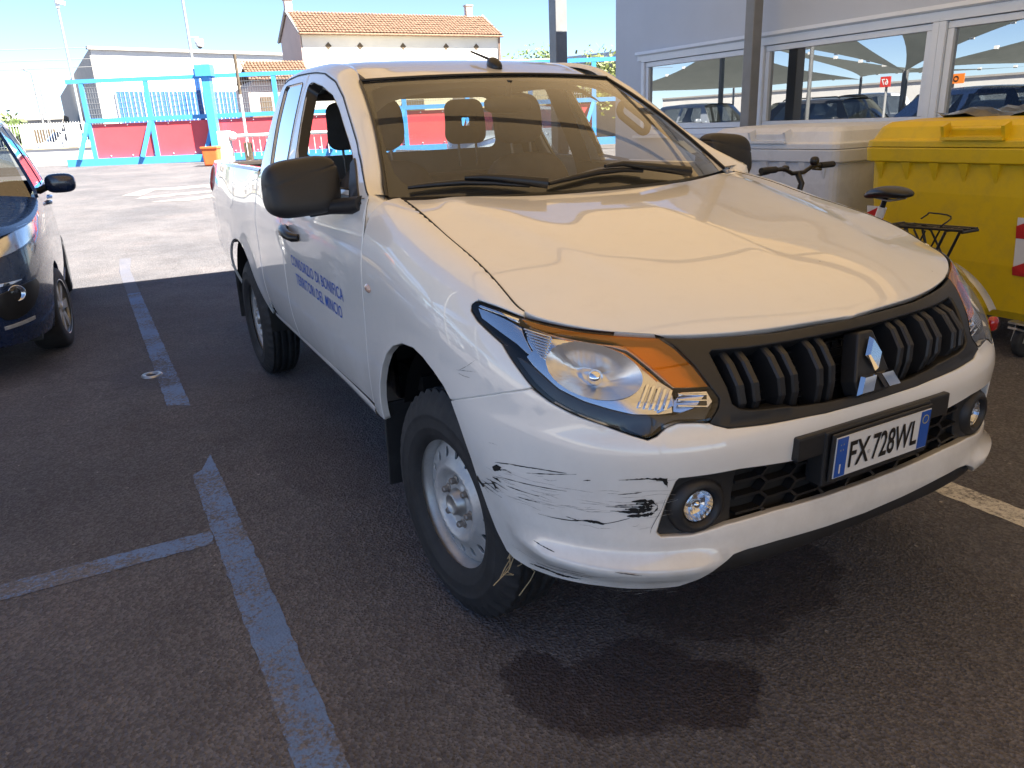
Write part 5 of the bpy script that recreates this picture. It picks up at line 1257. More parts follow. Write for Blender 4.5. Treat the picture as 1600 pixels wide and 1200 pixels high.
# aerial
ab0 = Vector((.04, 2.105, float(ROOF(.04, 2.105)[..., 2])))
an = MB(); an.superell(ab0 + Vector((0, .012, .012)), (.028, .05, .030), (2.4, 2.2), 16, 8, Matrix.Rotation(.45, 3, 'X')); aer = an.build('aerial', 'satin_black', tr)
MB().tube([ab0 + Vector((0, .02, .03)), ab0 + Vector((-.02, .20, .085))], [.007, .0045], 8).build('rod', 'rubber', aer)
# door mirrors
def mshape(p):
    g = .972 if abs(p.z - .040 - .02*(p.x/.13)) < .0035 else 1.0
    return Vector((p.x*g, p.y*(1 - .25*(p.z/.1))*g, p.z + .012*(p.x/.13) * (1 if p.z > 0 else .6)))
mr = MB().superell((-.984, 1.665, 1.287), (.130, .075, .098), (4.4, 3.8), 48, 90, None, mshape).build('door_mirror', 'black_plastic', tr)
MB().superell((-.985, 1.735, 1.287), (.105, .012, .078), (4, 4), 24, 10).build('mirror_glass', 'chrome', mr)
mb = MB(); mb.tube([(-.965, 1.66, 1.205), (-.90, 1.62, 1.215), (-.855, 1.50, 1.225), (-.846, 1.43, 1.235)], [.024, .026, .03, .026], 10); mb.build('mirror_arm', 'black_plastic', mr)
mr2 = both(mr)
for ch in list(mr.children): both(ch, mr2)

# wheels ----------------------------------------------------------
def tyre_mesh(R=.365, w=.205, seg=132):
    hw = w/2
    prof = [(.205, -hw+.022), (.215, -hw+.008), (.232, -hw-.001), (.245, -hw-.003), (.249, -hw-.0055), (.253, -hw-.0045), (.272, -hw-.006), (.286, -hw-.0045), (.290, -hw-.0068), (.294, -hw-.0045), (.318, -hw+.002), (.336, -hw+.009), (.350, -hw+.018), (.3600, -hw+.028)]
    n0 = len(prof)
    for g in (-.058, -.02, .02, .058):
        prof += [(.3645, g-.012), (.3650, g-.0055), (.3565, g-.0045), (.3565, g+.0045), (.3650, g+.0055)]
    prof += [(.3645, .072)] + [(r, -h) for r, h in reversed(prof[:n0])]
    k = len(prof)
    def mod(i, j):
        r, h = prof[i]
        if abs(h) > .066 and r > .33: return -.013 if (j % 3 == 0) else 0
        if r > .362: return -.006 if ((j + int(h*90)) % 3 == 0) else 0
        if .266 < r < .31 and j % 2: return .0004
        return 0
    mb = MB(); mb.lathe(prof, seg, (0, 0, 0), (-1, 0, 0), True, mod); return mb
def rim_disc(x, z):
    """height (outwards) of the pressed steel disc over the wheel plane"""
    r = np.hypot(x, z)
    h = HP(r); return np.stack([-h, x, z], -1)
HP = pchip([0, .055, .062, .085, .105, .118, .132, .150, .176, .192, .205], [.058, .058, .054, .052, .072, .078, .070, .058, .052, .046, .030])
def make_wheel():
    t = bpy.data.objects.new('wheel', None); COL.objects.link(t); t.parent = tr
    ty = tyre_mesh().build('tyre', 'rubber', None); ty.parent = t
    circ = [(.204*math.cos(a), .204*math.sin(a)) for a in np.linspace(0, 2*math.pi, 73)[:-1]]
    holes = []
    for i in range(16):
        a = 2*math.pi*i/16; hole = []
        for q in np.linspace(0, 2*math.pi, 15)[:-1]:
            rr = .162 + .0175*math.cos(q); th = a + .0125*math.sin(q)/.164; hole.append((rr*math.cos(th), rr*math.sin(th)))
        holes.append(hole)
    d = panel('rim', rim_disc, circ, holes, .011, 0, .006, .002, 'steel_silver', None, center=(.5, 0, 0), hole_gap=0); d.parent = t
    mb = MB(); mb.lathe([(.203, .026), (.209, .046), (.215, .062), (.224, .072), (.228, .073), (.227, .064), (.219, .045), (.21, .0)], 72, (0, 0, 0), (-1, 0, 0)); o = mb.build('rim_flange', 'steel_silver', None); o.parent = t
    mb = MB(); mb.lathe([(.19, -.09), (.20, -.06), (.202, .0)], 48, (0, 0, 0), (-1, 0, 0)); mb.lathe([(.0, -.05), (.19, -.05)], 32, (0, 0, 0), (-1, 0, 0)); o = mb.build('brake_drum', 'deep_black', None); o.parent = t
    mb = MB(); mb.lathe([(.046, .050), (.046, .064), (.040, .070), (.036, .082), (.031, .087), (.028, .086), (.026, .081), (.0, .081)], 24, (0, 0, 0), (-1, 0, 0)); o = mb.build('hub_cap', 'zinc', None); o.parent = t
    for i in range(6):
        a = 2*math.pi*i/6 + .3; c = (0, .070*math.cos(a), .070*math.sin(a))
        mb = MB(); mb.lathe([(.017, .050), (.017, .057), (.0105, .059), (.0105, .073), (.008, .077), (.0, .077)], 6, c, (-1, 0, 0), False); o = mb.build('wheel_nut', 'nut_steel', None); o.parent = t
    return t
w0 = make_wheel(); WXC = -.757
def put(w, x, y, rz): w.location = Vector((x, y, .362)) - tr.location; w.rotation_euler = (0, 0, rz)
put(w0, WXC, .86, math.radians(5))
w = copy_tree(w0, tr); put(w, -.752, 3.86, 0); w.children[0].rotation_euler
w = copy_tree(w0, tr); put(w, -WXC, .86, math.radians(185)); w = copy_tree(w0, tr); put(w, -WXC, 3.86, math.pi)

# interior ----------------------------------------------------------
P = np.array([[(x, 1.30 + .16*(x/.75)**2 + d, h - .02*abs(x)) for d, h in ((-.10, 1.222), (.05, 1.226), (.22, 1.222), (.34, 1.20), (.38, 1.12), (.36, .85))] for x in np.linspace(-.76, .76, 30)])
dash = grid_mesh('dashboard', P, 'dash_plastic', tr)
MB().superell((.38, 1.63, 1.195), (.24, .16, .085), (2.6, 2.4)).build('instrument_hood', 'dash_plastic', dash)
mb = MB(); swc = Vector((.38, 1.86, 1.07)); swa = Vector((0, -.9, -.55)).normalized()
a_, b_ = Vector((1, 0, 0)), swa.cross(Vector((1, 0, 0)))
mb.tube([swc + a_*.185*math.cos(q) + b_*.185*math.sin(q) for q in np.linspace(0, 2*math.pi, 33)], .014, 8, False); mb.tube([swc - a_*.18, swc, swc + a_*.18], .018, 6); mb.tube([swc, swc + swa*.25], .03, 8); mb.superell(swc, (.07, .05, .06)); mb.build('steering_wheel', 'dash_plastic', dash)
def seat(x, y0, label=None):
    mb = MB(); mb.box((x, y0-.27, .80), (.50, .50, .20), rx=-.10, bev=.05); s = mb.build('seat', 'seat_cloth', tr)
    m2 = MB(); rot = Matrix.Rotation(-.26, 3, 'X'); m2.superell((x, y0+.0, 1.03), (.245, .085, .30), (3.2, 3.4), 28, 16, rot); m2.build('backrest', 'seat_cloth', s)
    return s
def headrest(x, y, z, parent, w=.125, h=.115):
    outl = rrect(-w, -h, w, h, .045, .012); hole = rrect(-.056, -.036, .056, .044, .018, 0)
    S = lambda u, v: np.stack([x + u + 0*v, y - .05 + .055*(u/w)**2 + .10*v + .018*(v/h)**2, z + v + 0*u], -1)
    me1 = panel('headrest', S, outl, [hole], .03, 0, .045, .012, 'seat_cloth', parent, center=(x, y+1, z), hole_gap=0)
    for s in (-.055, .055): MB().tube([(x+s, y, z-h+.02), (x+s, y-.01, z-h-.13)], .007, 6).build('headrest_post', 'nut_steel', parent)
for sx_ in (-.38, .39):
    s1_ = seat(sx_, 2.42); hr_ = MB().superell((sx_, 2.555, 1.49), (.135, .055, .125), (3.2, 3.2), 24, 14, Matrix.Rotation(-.16, 3, 'X')).build('headrest', 'seat_cloth', s1_)
    for q in (-.055, .055): MB().tube([(sx_+q, 2.535, 1.40), (sx_+q, 2.50, 1.25)], .007, 6).build('headrest_post', 'nut_steel', s1_)
rb_ = MB().box((0, 3.02, .92), (1.4, .12, .60), bev=.04).build('rear_bench', 'seat_cloth', tr)
for sx_ in (-.345, .335): headrest(sx_, 3.06, 1.49, rb_, .128, .112)
MB().box((0, 2.85, .72), (1.4, .3, .14), bev=.04).build('bench_cushion', 'seat_cloth', rb_)
P = np.array([[(x, y, float(ROOF(x, max(y, 2.06))[..., 2]) - .05 - .03*abs(x/.55)**3 - max(0, 2.06-y)*.5) for y in np.linspace(2.02, 3.16, 14)] for x in np.linspace(-.60, .60, 14)]); grid_mesh('headliner', P, 'headliner', tr)
# inner pillars
def strip(name, A, Bv, d, mat):
    P = np.stack([A, A*.5+Bv*.5, Bv], 1); o = grid_mesh(name, P, mat, tr); both(o)
ss = np.linspace(.12, .44, 24); A = np.array([GREEN(float(f1y(s)), float(f1z(s))) + np.array([.05, .03, -.02]) for s in ss]); Bv = np.array([[float(g(s)) for g in f2] for s in ss]) + np.array([.03, .02, -.02]); strip('pillar_trim', A, Bv, 0, 'dash_plastic')
zz = np.linspace(1.0, 1.70, 12); A = np.array([SIDE(2.47 + .06*max(0, z-1.25)/.4, z) + np.array([.05, 0, 0]) for z in zz]).reshape(-1, 3); Bv = np.array([SIDE(2.62 + .06*max(0, z-1.25)/.4, z) + np.array([.06, 0, 0]) for z in zz]).reshape(-1, 3); strip('pillar_trim', A, Bv, 0, 'dash_plastic')
zz = np.linspace(.9, 1.70, 12); A = np.array([SIDE(2.97 + .10*max(0, z-1.25)/.4, z) + np.array([.05, 0, 0]) for z in zz]).reshape(-1, 3); Bv = np.array([SIDE(3.17, z) + np.array([.05, 0, 0]) for z in zz]).reshape(-1, 3); strip('pillar_trim', A, Bv, 0, 'dash_plastic')
# grab handle on the far pillar, rear-view mirror
mb = MB(); gc = Vector((.665, 1.93, 1.47)); du = Vector((.55, -.55, -.62)).normalized(); dv = Vector((-.5, -.2, -.75)).normalized()
lp = rrect(-.08, -.034, .08, .034, .028, 0); mb.tube([gc + du*p[0] + dv*p[1] for p in lp + [lp[0]]], .017, 8, False); mb.build('grab_handle', 'dash_plastic', tr)
mb = MB(); mb.superell((0, 1.93, 1.545), (.115, .02, .036), (3, 3)); mb.tube([(0, 1.93, 1.56), (0, 1.91, 1.64)], .012, 6); mb.build('rear_view_mirror', 'satin_black', tr)
MB().box((0, 2.1, .62), (1.5, 1.7, .06)).build('cab_floor', 'deep_black', tr)
MB().box((0, 1.52, .85), (1.5, .05, .7)).build('firewall', 'deep_black', tr)
# yellow belt / dry straw caught under the bumper
mb = MB(); sp = Vector((-.815, .505, .375)); 
for i in range(7):
    rg = random.Random(40+i); p = [sp + Vector((rg.uniform(-.02, .02), 0, 0))]
    for k in range(4): p.append(p[-1] + Vector((rg.uniform(-.035, .03), rg.uniform(-.03, .01), rg.uniform(-.045, -.004) if i < 2 else rg.uniform(-.02, .008))))
    mb.tube(p, [.0016]*5, 4)
strw = mb.build('dry_straw', 'straw', None); strw['label'] = 'wisp of dry straw caught under the front bumper by the wheel'; strw['category'] = 'straw'

# ---------------------------------------------------------------- other cars (nose towards -y in their own frame, then turned)
def car(name, label, cat, loc, rz, paint, L=4.0, Wd=1.73, H=1.50, wb=2.48, fo=.76, zh=.93, zbelt=.98, yw=1.05, yr0=1.75, yr1=3.35, ybk=3.95, detail=False, group=None, mirror=True, ztail=None, glassm='dark_glass', rails=False, n=3.4, bed=False, zhf=None):
    """hatchback, estate or off-roader: skin round the plan curve, bonnet, glasshouse, wheels"""
    t = thing(name, label, cat, (0, 0, 0), group); hw = Wd/2; zt_ = ztail or zbelt+.02; zhf = zhf or zh-.22
    topz = pchip([0, .12, .45, yw, yw+.25, ybk-.15, L-.05, L], [zhf, zhf+.05, zh-.09, zh, zbelt, zt_, zt_, zt_-.04])
    ang = np.linspace(0, 2*np.pi, 1441); ca, sa = np.cos(ang), np.sin(ang)
    ax_ = np.sign(sa)*np.abs(sa)**(2/n); ay = -np.sign(ca)*np.abs(ca)**(2/n)
    arc = np.r_[0, np.cumsum(np.hypot(np.diff(ax_)*hw, np.diff(ay)*L/2))]; TOT = float(arc[-1])
    wp = pchip([.12, .25, .40, .62, .80, .95, 1.05], [.90, .955, .985, 1.0, .995, .975, .95]); fr = pchip([.12, .25, .42, .6, .8, 1.0], [.10, .03, .0, .02, .07, .16])
    def SK(s, z):
        s = np.mod(np.asarray(s, float), TOT); z = np.asarray(z, float); a = np.interp(s, arc, ax_); b = np.interp(s, arc, ay)
        l0 = fr(z); y = L/2 + b*(L/2 - np.where(b < 0, l0, l0*.45)); return np.stack([a*hw*wp(z), y + 0*z, z + 0*s], -1)
    # left half (x>0, visible flank first): s from 0 (front) to TOT/2 (rear)
    ss = np.linspace(0, TOT/2, 90); yy = SK(ss, np.full(90, .6))[:, 1]
    def s_at(y): return float(np.interp(y, yy, ss))
    z0 = .20
    o = [(0, z0+.03), (0, float(topz(0)))] + [(s, float(topz(max(0, yv)))) for s, yv in zip(ss[1:-1:2], yy[1:-1:2])] + [(TOT/2, float(topz(L))), (TOT/2, .30)]
    ar = .335
    for wy in (fo+wb, fo):
        o += [(s_at(wy + ar*math.cos(a)), .31 + ar*math.sin(a)) for a in np.linspace(math.radians(-14), math.radians(194), 15)]
    cen = (0, L/2, .6)
    sk = panel('body', SK, o, [], .05, 0, .03, .008, paint, t, center=cen); both(sk)
    # bonnet and tail deck
    def deck(y0, y1, nm, cr):
        P = []
        for y in np.linspace(y0, y1, 12):
            s = s_at(y); zz = float(topz(y)); xe = float(SK(np.array(s), np.array(zz))[..., 0])
            P.append([(xe*q, y + (0 if y > y0+.01 else 0) - (1-q*q)*.10*(1 if y0 < 1 else -1)*max(0, 1-abs(y-(y0 if y0 < 1 else y1))/.5), zz + cr*(1-abs(q)**2.4)) for q in np.linspace(-1, 1, 17)])
        return grid_mesh(nm, np.array(P), paint, t)
    y_f = float(SK(np.array(s_at(.22)), np.array(topz(.22)))[..., 1]); deck(.13, yw+.12, 'bonnet', .055); deck(ybk-.35, L-.10, 'tail_deck', .02)
    mb = MB(); mb.box((0, L/2, .32), (Wd*.82, L*.86, .24)); mb.build('underbody', 'deep_black', t)
    # glasshouse
    hr = H-.03; wr = hw*.70
    def gx(y, z): return hw*.955 - (hw*.955-wr)*np.clip((z-zbelt)/(hr-zbelt), 0, 1)**1.15
    def GS(y, z): y = np.asarray(y, float); z = np.asarray(z, float); return np.stack([gx(y, z) - .04*np.clip(y-yr1+.3, 0, 1) + 0*y, y + 0*z, z + 0*y], -1)
    slope = [(yw+.18, zbelt-.02), (yr0, hr-.02), ((yr0+yr1)/2, hr+.005), (yr1, hr-.03), (ybk-.02, zbelt+.08), (ybk, zbelt-.02)]
    w1 = [(yw+.62, zbelt+.025), (yr0+.10, hr-.085), ((yr0+yr1)/2-.08, hr-.065), ((yr0+yr1)/2-.03, zbelt+.025)]
    w2 = [((yr0+yr1)/2+.05, zbelt+.025), ((yr0+yr1)/2+.01, hr-.065), (yr1-.22, hr-.085), (yr1+.05, zbelt+.16), (yr1+.02, zbelt+.03)]
    gs = panel('door_frame', GS, slope, [w1, w2], .08, 0, .02, .004, paint, t, center=cen, hole_gap=0); gs2 = both(gs)
    for w in (w1, w2): g = panel('side_glass', GS, w, [], .1, -.004, 0, 0, glassm, gs, center=cen, off=-.006); both(g, gs2)
    def loft(nm, ya, za, xa, yb, zb, xb, crown, mat, e=0.0):
        P = np.array([[(q*(xa + (xb-xa)*f), ya + (yb-ya)*f - crown*(1-q*q)*(1 if nm != 'rear_glass' else -1), za + (zb-za)*f + .03*math.sin(math.pi*f)) for f in np.linspace(0, 1, 8)] for q in np.linspace(-1, 1, 15)])
        return grid_mesh(nm, P, mat, t)
    loft('windscreen', yw+.20, zbelt-.03, hw*.90, yr0, hr-.015, wr*.98, .16, glassm)
    loft('rear_glass', ybk-.01, zbelt+.06, hw*.88, yr1, hr-.03, wr*.97, .06, glassm)
    P = np.array([[(q*wr*1.0, y, hr-.02 + .05*(1-abs(q)**3) + .03*math.sin(math.pi*(y-yr0)/(yr1-yr0)) - .02*(abs(q) > .99)) for y in np.linspace(yr0-.05, yr1+.05, 10)] for q in np.linspace(-1, 1, 17)])
    grid_mesh('roof', P, paint, t)
    if rails:
        for s in (-1, 1): MB().tube([(s*wr*.93, yr0+.1, hr+.03), (s*wr*.93, yr0+.2, hr+.075), (s*wr*.93, yr1-.2, hr+.075), (s*wr*.93, yr1-.1, hr+.02)], .018, 6).build('roof_rail', 'satin_black', t)
    # wheels
    def wheel():
        wt = bpy.data.objects.new('wheel', None); COL.objects.link(wt); wt.parent = t
        mb = MB(); mb.lathe([(.19, .10), (.205, .105), (.25, .108), (.285, .098), (.300, .07), (.300, -.07), (.285, -.1), (.2, -.1)], 40, (0, 0, 0), (1, 0, 0)); q = mb.build('tyre', 'rubber', None); q.parent = wt
        mb = MB(); mb.lathe([(.195, -.02), (.19, .075), (.198, .104), (.206, .106), (.20, .09)], 40, (0, 0, 0), (1, 0, 0)); mb.lathe([(.0, .0), (.19, .0)], 24, (0, 0, 0), (1, 0, 0)); q = mb.build('rim', 'car_grey', None); q.parent = wt
        for k in range(7):
            a = 2*math.pi*k/7; u = Vector((0, math.cos(a), math.sin(a))); v = Vector((0, -math.sin(a), math.cos(a))); A = Vector((.085, 0, 0))
            mb = MB(); V = [A + u*.03 - v*.022, A + u*.03 + v*.022, A*1.05 + u*.195 + v*.034, A*1.05 + u*.195 - v*.034]; V += [p - Vector((.05, 0, 0)) for p in V]
            mb.add(V, [(0, 1, 2, 3), (4, 7, 6, 5), (0, 4, 5, 1), (1, 5, 6, 2), (2, 6, 7, 3), (3, 7, 4, 0)]); q = mb.build('spoke', 'steel_silver', None); q.parent = wt
        mb = MB(); mb.lathe([(.04, .07), (.04, .092), (.0, .094)], 16, (0, 0, 0), (1, 0, 0)); q = mb.build('hub', 'steel_silver', None); q.parent = wt
        return wt
    w = wheel(); w.location = (hw-.115, fo, .30)
    if detail: w.rotation_euler = (0, 0, math.radians(-9))
    for (x, y, r) in ((hw-.115, fo+wb, 0), (-hw+.115, fo, math.pi), (-hw+.115, fo+wb, math.pi)):
        c = copy_tree(w, t); c.location = (x, y, .30); c.rotation_euler = (0, 0, r)
    # lamps, mirrors, plates
    for sgn in (1,):
        s0 = s_at(.12); hlp = [(.36*1.0, zhf-.02), (s0*.9, zhf+.055), (s_at(.55), zhf+.10), (s_at(.50), zhf+.02), (s0*.8, zhf-.10), (.40, zhf-.10)]
        h = panel('headlight', SK, rnd(hlp, 2), [], .04, 0, .0, .003, 'reflector', t, center=cen, off=.004); h2 = both(h)
        g = panel('lens', SK, rnd(hlp, 2), [], .04, -.004, .012, .004, 'lens', h, center=cen, off=.018); both(g, h2)
        rl = [(s_at(L-.30), zt_-.10), (s_at(L-.06), zt_-.06), (s_at(L-.05), zt_-.30), (s_at(L-.22), zt_-.30)]
        h = panel('rear_lamp', SK, rl, [], .05, 0, .01, .003, 'rear_lamp', t, center=cen, off=.012); both(h)
    if mirror:
        m = MB().superell((hw+.12, yw+.55, zbelt+.06), (.115, .065, .078), (3, 3), 20, 12).build('door_mirror', paint, t); MB().tube([(hw*.93, yw+.58, zbelt+.0), (hw+.05, yw+.56, zbelt+.05)], .03, 6).build('stalk', 'satin_black', m); m2 = both(m); both(m.children[0], m2)
        for yv in (yr0+.55, yr0+1.42):
            s = s_at(yv); p = SK(np.array(s), np.array(zbelt-.12)); mb = MB(); mb.tube([(p[0]-.005, yv-.09, zbelt-.125), (p[0]+.028, yv-.06, zbelt-.125), (p[0]+.028, yv+.06, zbelt-.12), (p[0]-.005, yv+.09, zbelt-.12)], .014, 6); h = mb.build('door_handle', paint, t); both(h)
    gz_ = [(0, .27), (.52, .29), (.50, .47), (0, .48)]
    gr = panel('lower_grille', SK, gz_, [], .06, 0, 0, 0, 'satin_black', t, center=cen, off=.004); both(gr)
    if detail:
        # dark front corner trim, fog lamp, light strip, wheel-arch edging, sill, door seams
        tri = [(.52, .56), (s_at(.16), .60), (s_at(.34), .62), (s_at(.26), .47), (s_at(.13), .40), (.54, .41)]
        f = panel('fog_trim', SK, rnd(tri, 1), [], .03, 0, .01, .004, 'lamp_black', t, center=cen, off=.006); f2 = both(f)
        fp = Vector(SK(np.array(s_at(.13)), np.array(.56))); fa = Vector((.38, -1, 0)).normalized()
        mb = MB(); mb.lathe([(.0, -.012), (.03, -.006), (.044, .008), (.050, .014), (.053, .012), (.053, -.005)], 24, fp, fa); q = mb.build('fog_lamp', 'reflector', f); both(q, f2)
        mb = MB(); mb.lathe([(.0, .022), (.03, .019), (.05, .012)], 24, fp, fa); q = mb.build('fog_lens', 'lens', f); both(q, f2)
        q = panel('light_strip', SK, [(s_at(.07), .345), (s_at(.22), .365), (s_at(.22), .385), (s_at(.07), .365)], [], .03, 0, .004, .002, 'steel_silver', f, center=cen, off=.006); both(q, f2)
        q = panel('chrome_strip', SK, rnd([(.1, .60), (s_at(.10), .615), (s_at(.20), .64), (s_at(.10), .634), (.1, .622)], 1), [], .03, 0, .005, .002, 'chrome', t, center=cen, off=.006); both(q)
        for yv in (yw+.42, (yr0+yr1)/2+.02):
            ln = [(s_at(yv-.004), .32), (s_at(yv+.004), .32), (s_at(yv+.004), zbelt-.02), (s_at(yv-.004), zbelt-.02)]
            q = panel('door_seam', SK, ln, [], .05, 0, 0, 0, 'deep_black', t, center=cen, off=.0015); both(q)
        q = panel('sill_trim', SK, [(s_at(fo+.36), .22), (s_at(fo+wb-.36), .22), (s_at(fo+wb-.36), .30), (s_at(fo+.36), .30)], [], .08, 0, .01, .004, 'black_plastic', t, center=cen, off=.008); both(q)
        P = np.array([[(gx(y, zbelt)*s_ + (.012 if s_ > 0 else -.012), y, zbelt-.012+h) for h, s_ in ((0, 1), (.026, 1))] for y in np.linspace(yw+.6, yr1, 20)]); q = grid_mesh('belt_strip', P, 'satin_black', t); both(q)
    mb = MB(); mb.box((0, -.005, .42), (.40, .02, .11)); mb.build('number_plate', 'plate_white', t)
    t.location = loc; t.rotation_euler = (0, 0, rz)
    return t
car('hatchback', 'dark blue hatchback parked beside the truck, nose to the camera', 'car', (-2.80, 4.58, 0), 0, 'car_blue', detail=True, H=1.72, glassm='tinted_glass', Wd=1.74, zhf=.87, n=4.8, fo=.90, wb=2.5, yw=1.28, yr0=1.88, yr1=3.5, ybk=4.05, L=4.1, zh=1.05, zbelt=1.09)
car('off_roader', 'pale blue off-roader behind the truck, seen at the building corner', 'car', (8.9, 11.3, gz(12)), math.radians(-150), 'car_silver', L=4.5, Wd=1.85, H=1.82, zh=1.08, zbelt=1.14, yw=1.15, yr0=1.75, yr1=4.1, ybk=4.45, wb=2.65, fo=.85, rails=True, n=4.2, glassm='tinted_glass')
car('silver_estate', 'silver estate car standing behind the truck, seen through its windscreen', 'car', (7.5, 18.4, gz(19)), math.radians(-60), 'car_silver', L=4.6, Wd=1.82, H=1.72, zh=1.02, zbelt=1.06, yr1=4.0, ybk=4.5, wb=2.7, fo=.85, n=4, glassm='tinted_glass')
car('white_car', 'white car parked behind the railing wall at the far left', 'car', (-3.9, 48, .5), math.radians(-70), 'car_white', H=1.5)
# cars in the open bays on the left, which the office windows mirror
for (x, y, rz, p, lab, kw) in (
    (-7.6, 7.4, 0, 'car_silver', 'pale blue hatchback in the left bays, nearest the boundary of the carport', dict(H=1.5)),
    (-7.7, 12.0, 0, 'car_dark', 'black off-roader with roof rails in the left bays', dict(L=4.6, H=1.68, yr1=3.9, ybk=4.5, wb=2.7, zh=1.02, zbelt=1.08, rails=True)),
    (-7.6, 17.2, 0, 'car_silver', 'silver estate car behind the black off-roader', dict(L=4.5, H=1.64, yr1=3.9, ybk=4.4, wb=2.7, zh=1.0, zbelt=1.05)),
    (-12.6, 10.4, 1.57, 'car_white', 'white van-like car nosed to the lane on the left', dict(L=4.5, H=1.95, yr1=4.1, ybk=4.4, wb=2.7, zh=1.15, zbelt=1.2)),
    (-12.6, 13.2, 1.57, 'car_grey', 'grey hatchback nosed to the lane on the left', dict()),
    (-12.6, 16.0, 1.57, 'car_white', 'white car nosed to the lane, beside the grey hatchback', dict(H=1.72)),
    (-12.6, 19.2, 1.57, 'car_white', 'white estate car nosed to the lane, farther back', dict(L=4.5, H=1.75, yr1=3.9, ybk=4.4)),
    (-12.6, 22.4, 1.57, 'car_blue', 'dark blue car nosed to the lane, farthest back', dict(H=1.55))):
    car('parked_car', lab, 'car', (x, y, gz(y)), rz, p, group='cars parked in the open bays on the left', glassm='tinted_glass', **kw)
# shade sails over those bays
def sail(label, pts, sag):
    t = thing('shade_sail', label, 'shade sail', (pts[0][0], pts[0][1], gz(pts[0][1])), 'dark shade sails over the left bays')
    A, B, C_, D = [np.array(p, float) for p in pts]; P = []
    for u in np.linspace(0, 1, 15):
        row = []
        for v in np.linspace(0, 1, 15):
            u2 = u + (.5-u)*.22*4*v*(1-v)*abs(2*u-1); v2 = v + (.5-v)*.22*4*u*(1-u)*abs(2*v-1)
            p = A*(1-u2)*(1-v2) + B*u2*(1-v2) + C_*u2*v2 + D*(1-u2)*v2; p = p - np.array([0, 0, sag*16*u2*(1-u2)*v2*(1-v2)]); row.append(p)
        P.append(row)
    grid_mesh('cloth', np.array(P), 'shade_net', t)
    for p in pts:
        q = MB().tube([(p[0], p[1], gz(p[1])), (p[0], p[1], p[2]+.05)], .05, 8).build('mast', 'pole_grey', t)
    for e in (0, 1):
        for k in range(1, 7):
            u = k/7; v2 = .44*u*(1-u) if e == 0 else 1 - .44*u*(1-u); p = A*(1-u)*(1-v2) + B*u*(1-v2) + C_*u*v2 + D*(1-u)*v2; p = p - np.array([0, 0, sag*16*u*(1-u)*v2*(1-v2)])
            MB().box((p[0], p[1], p[2]+.02), (.09, .09, .08)).build('clip', 'sticker_white', t)
    return t
for nm, ya, yb, za, zb in (('nearest the hatchback', 6.4, 13.2, 4.0, 2.35), ('past the red number sign', 13.2, 20.2, 2.35, 4.0), ('farthest along the left bays', 20.2, 27.0, 4.0, 2.4)):
    sail('dark shade sail %s, outer half' % nm, [(-8.9, ya, za), (-8.9, yb, zb), (-16, yb, 2.6), (-16, ya, 2.5)], .2)
    sail('dark shade sail %s, inner half' % nm, [(-5.2, ya, 4.6), (-5.2, yb, 4.6), (-8.8, yb, zb), (-8.8, ya, za)], .1)
def signb(label, x, y, z, w, h, mat, body):
    t = thing('sign_board', label, 'sign', (x, y, gz(y))); MB().box((x, y, z), (.03, w, h)).build('board', mat, t)
    MB().tube([(x-.05, y, gz(y)), (x-.05, y, z+h/2)], .03, 6).build('post', 'pole_grey', t)
    me = text_mesh(body, h*.8, 0, 1, 'CENTER', 1, .004); place(me, (x+.02, y, z-h*.28), (0, 1, 0), (0, 0, 1)); 
    link('lettering', me, 'sticker_white' if mat == 'sign_red' else 'plate_black', t)
signb('small red sign with the white number 67 by the sail mast', -5.05, 10.95, 2.0, .25, .22, 'sign_red', '67')
signb('orange sign reading UVO by the left bays', -5.05, 9.4, 1.96, .52, .19, 'sign_orange', 'OVU')
wl_ = thing('boundary_wall', 'pale boundary wall behind the cars of the left bays', 'wall', (-30, 15, .2)); MB().box((-30, 14, 1.4), (.3, 70, 2.6)).build('wall', 'white_wall', wl_); MB().box((-30, 14, 2.75), (.45, 70, .1)).build('coping', 'concrete', wl_)

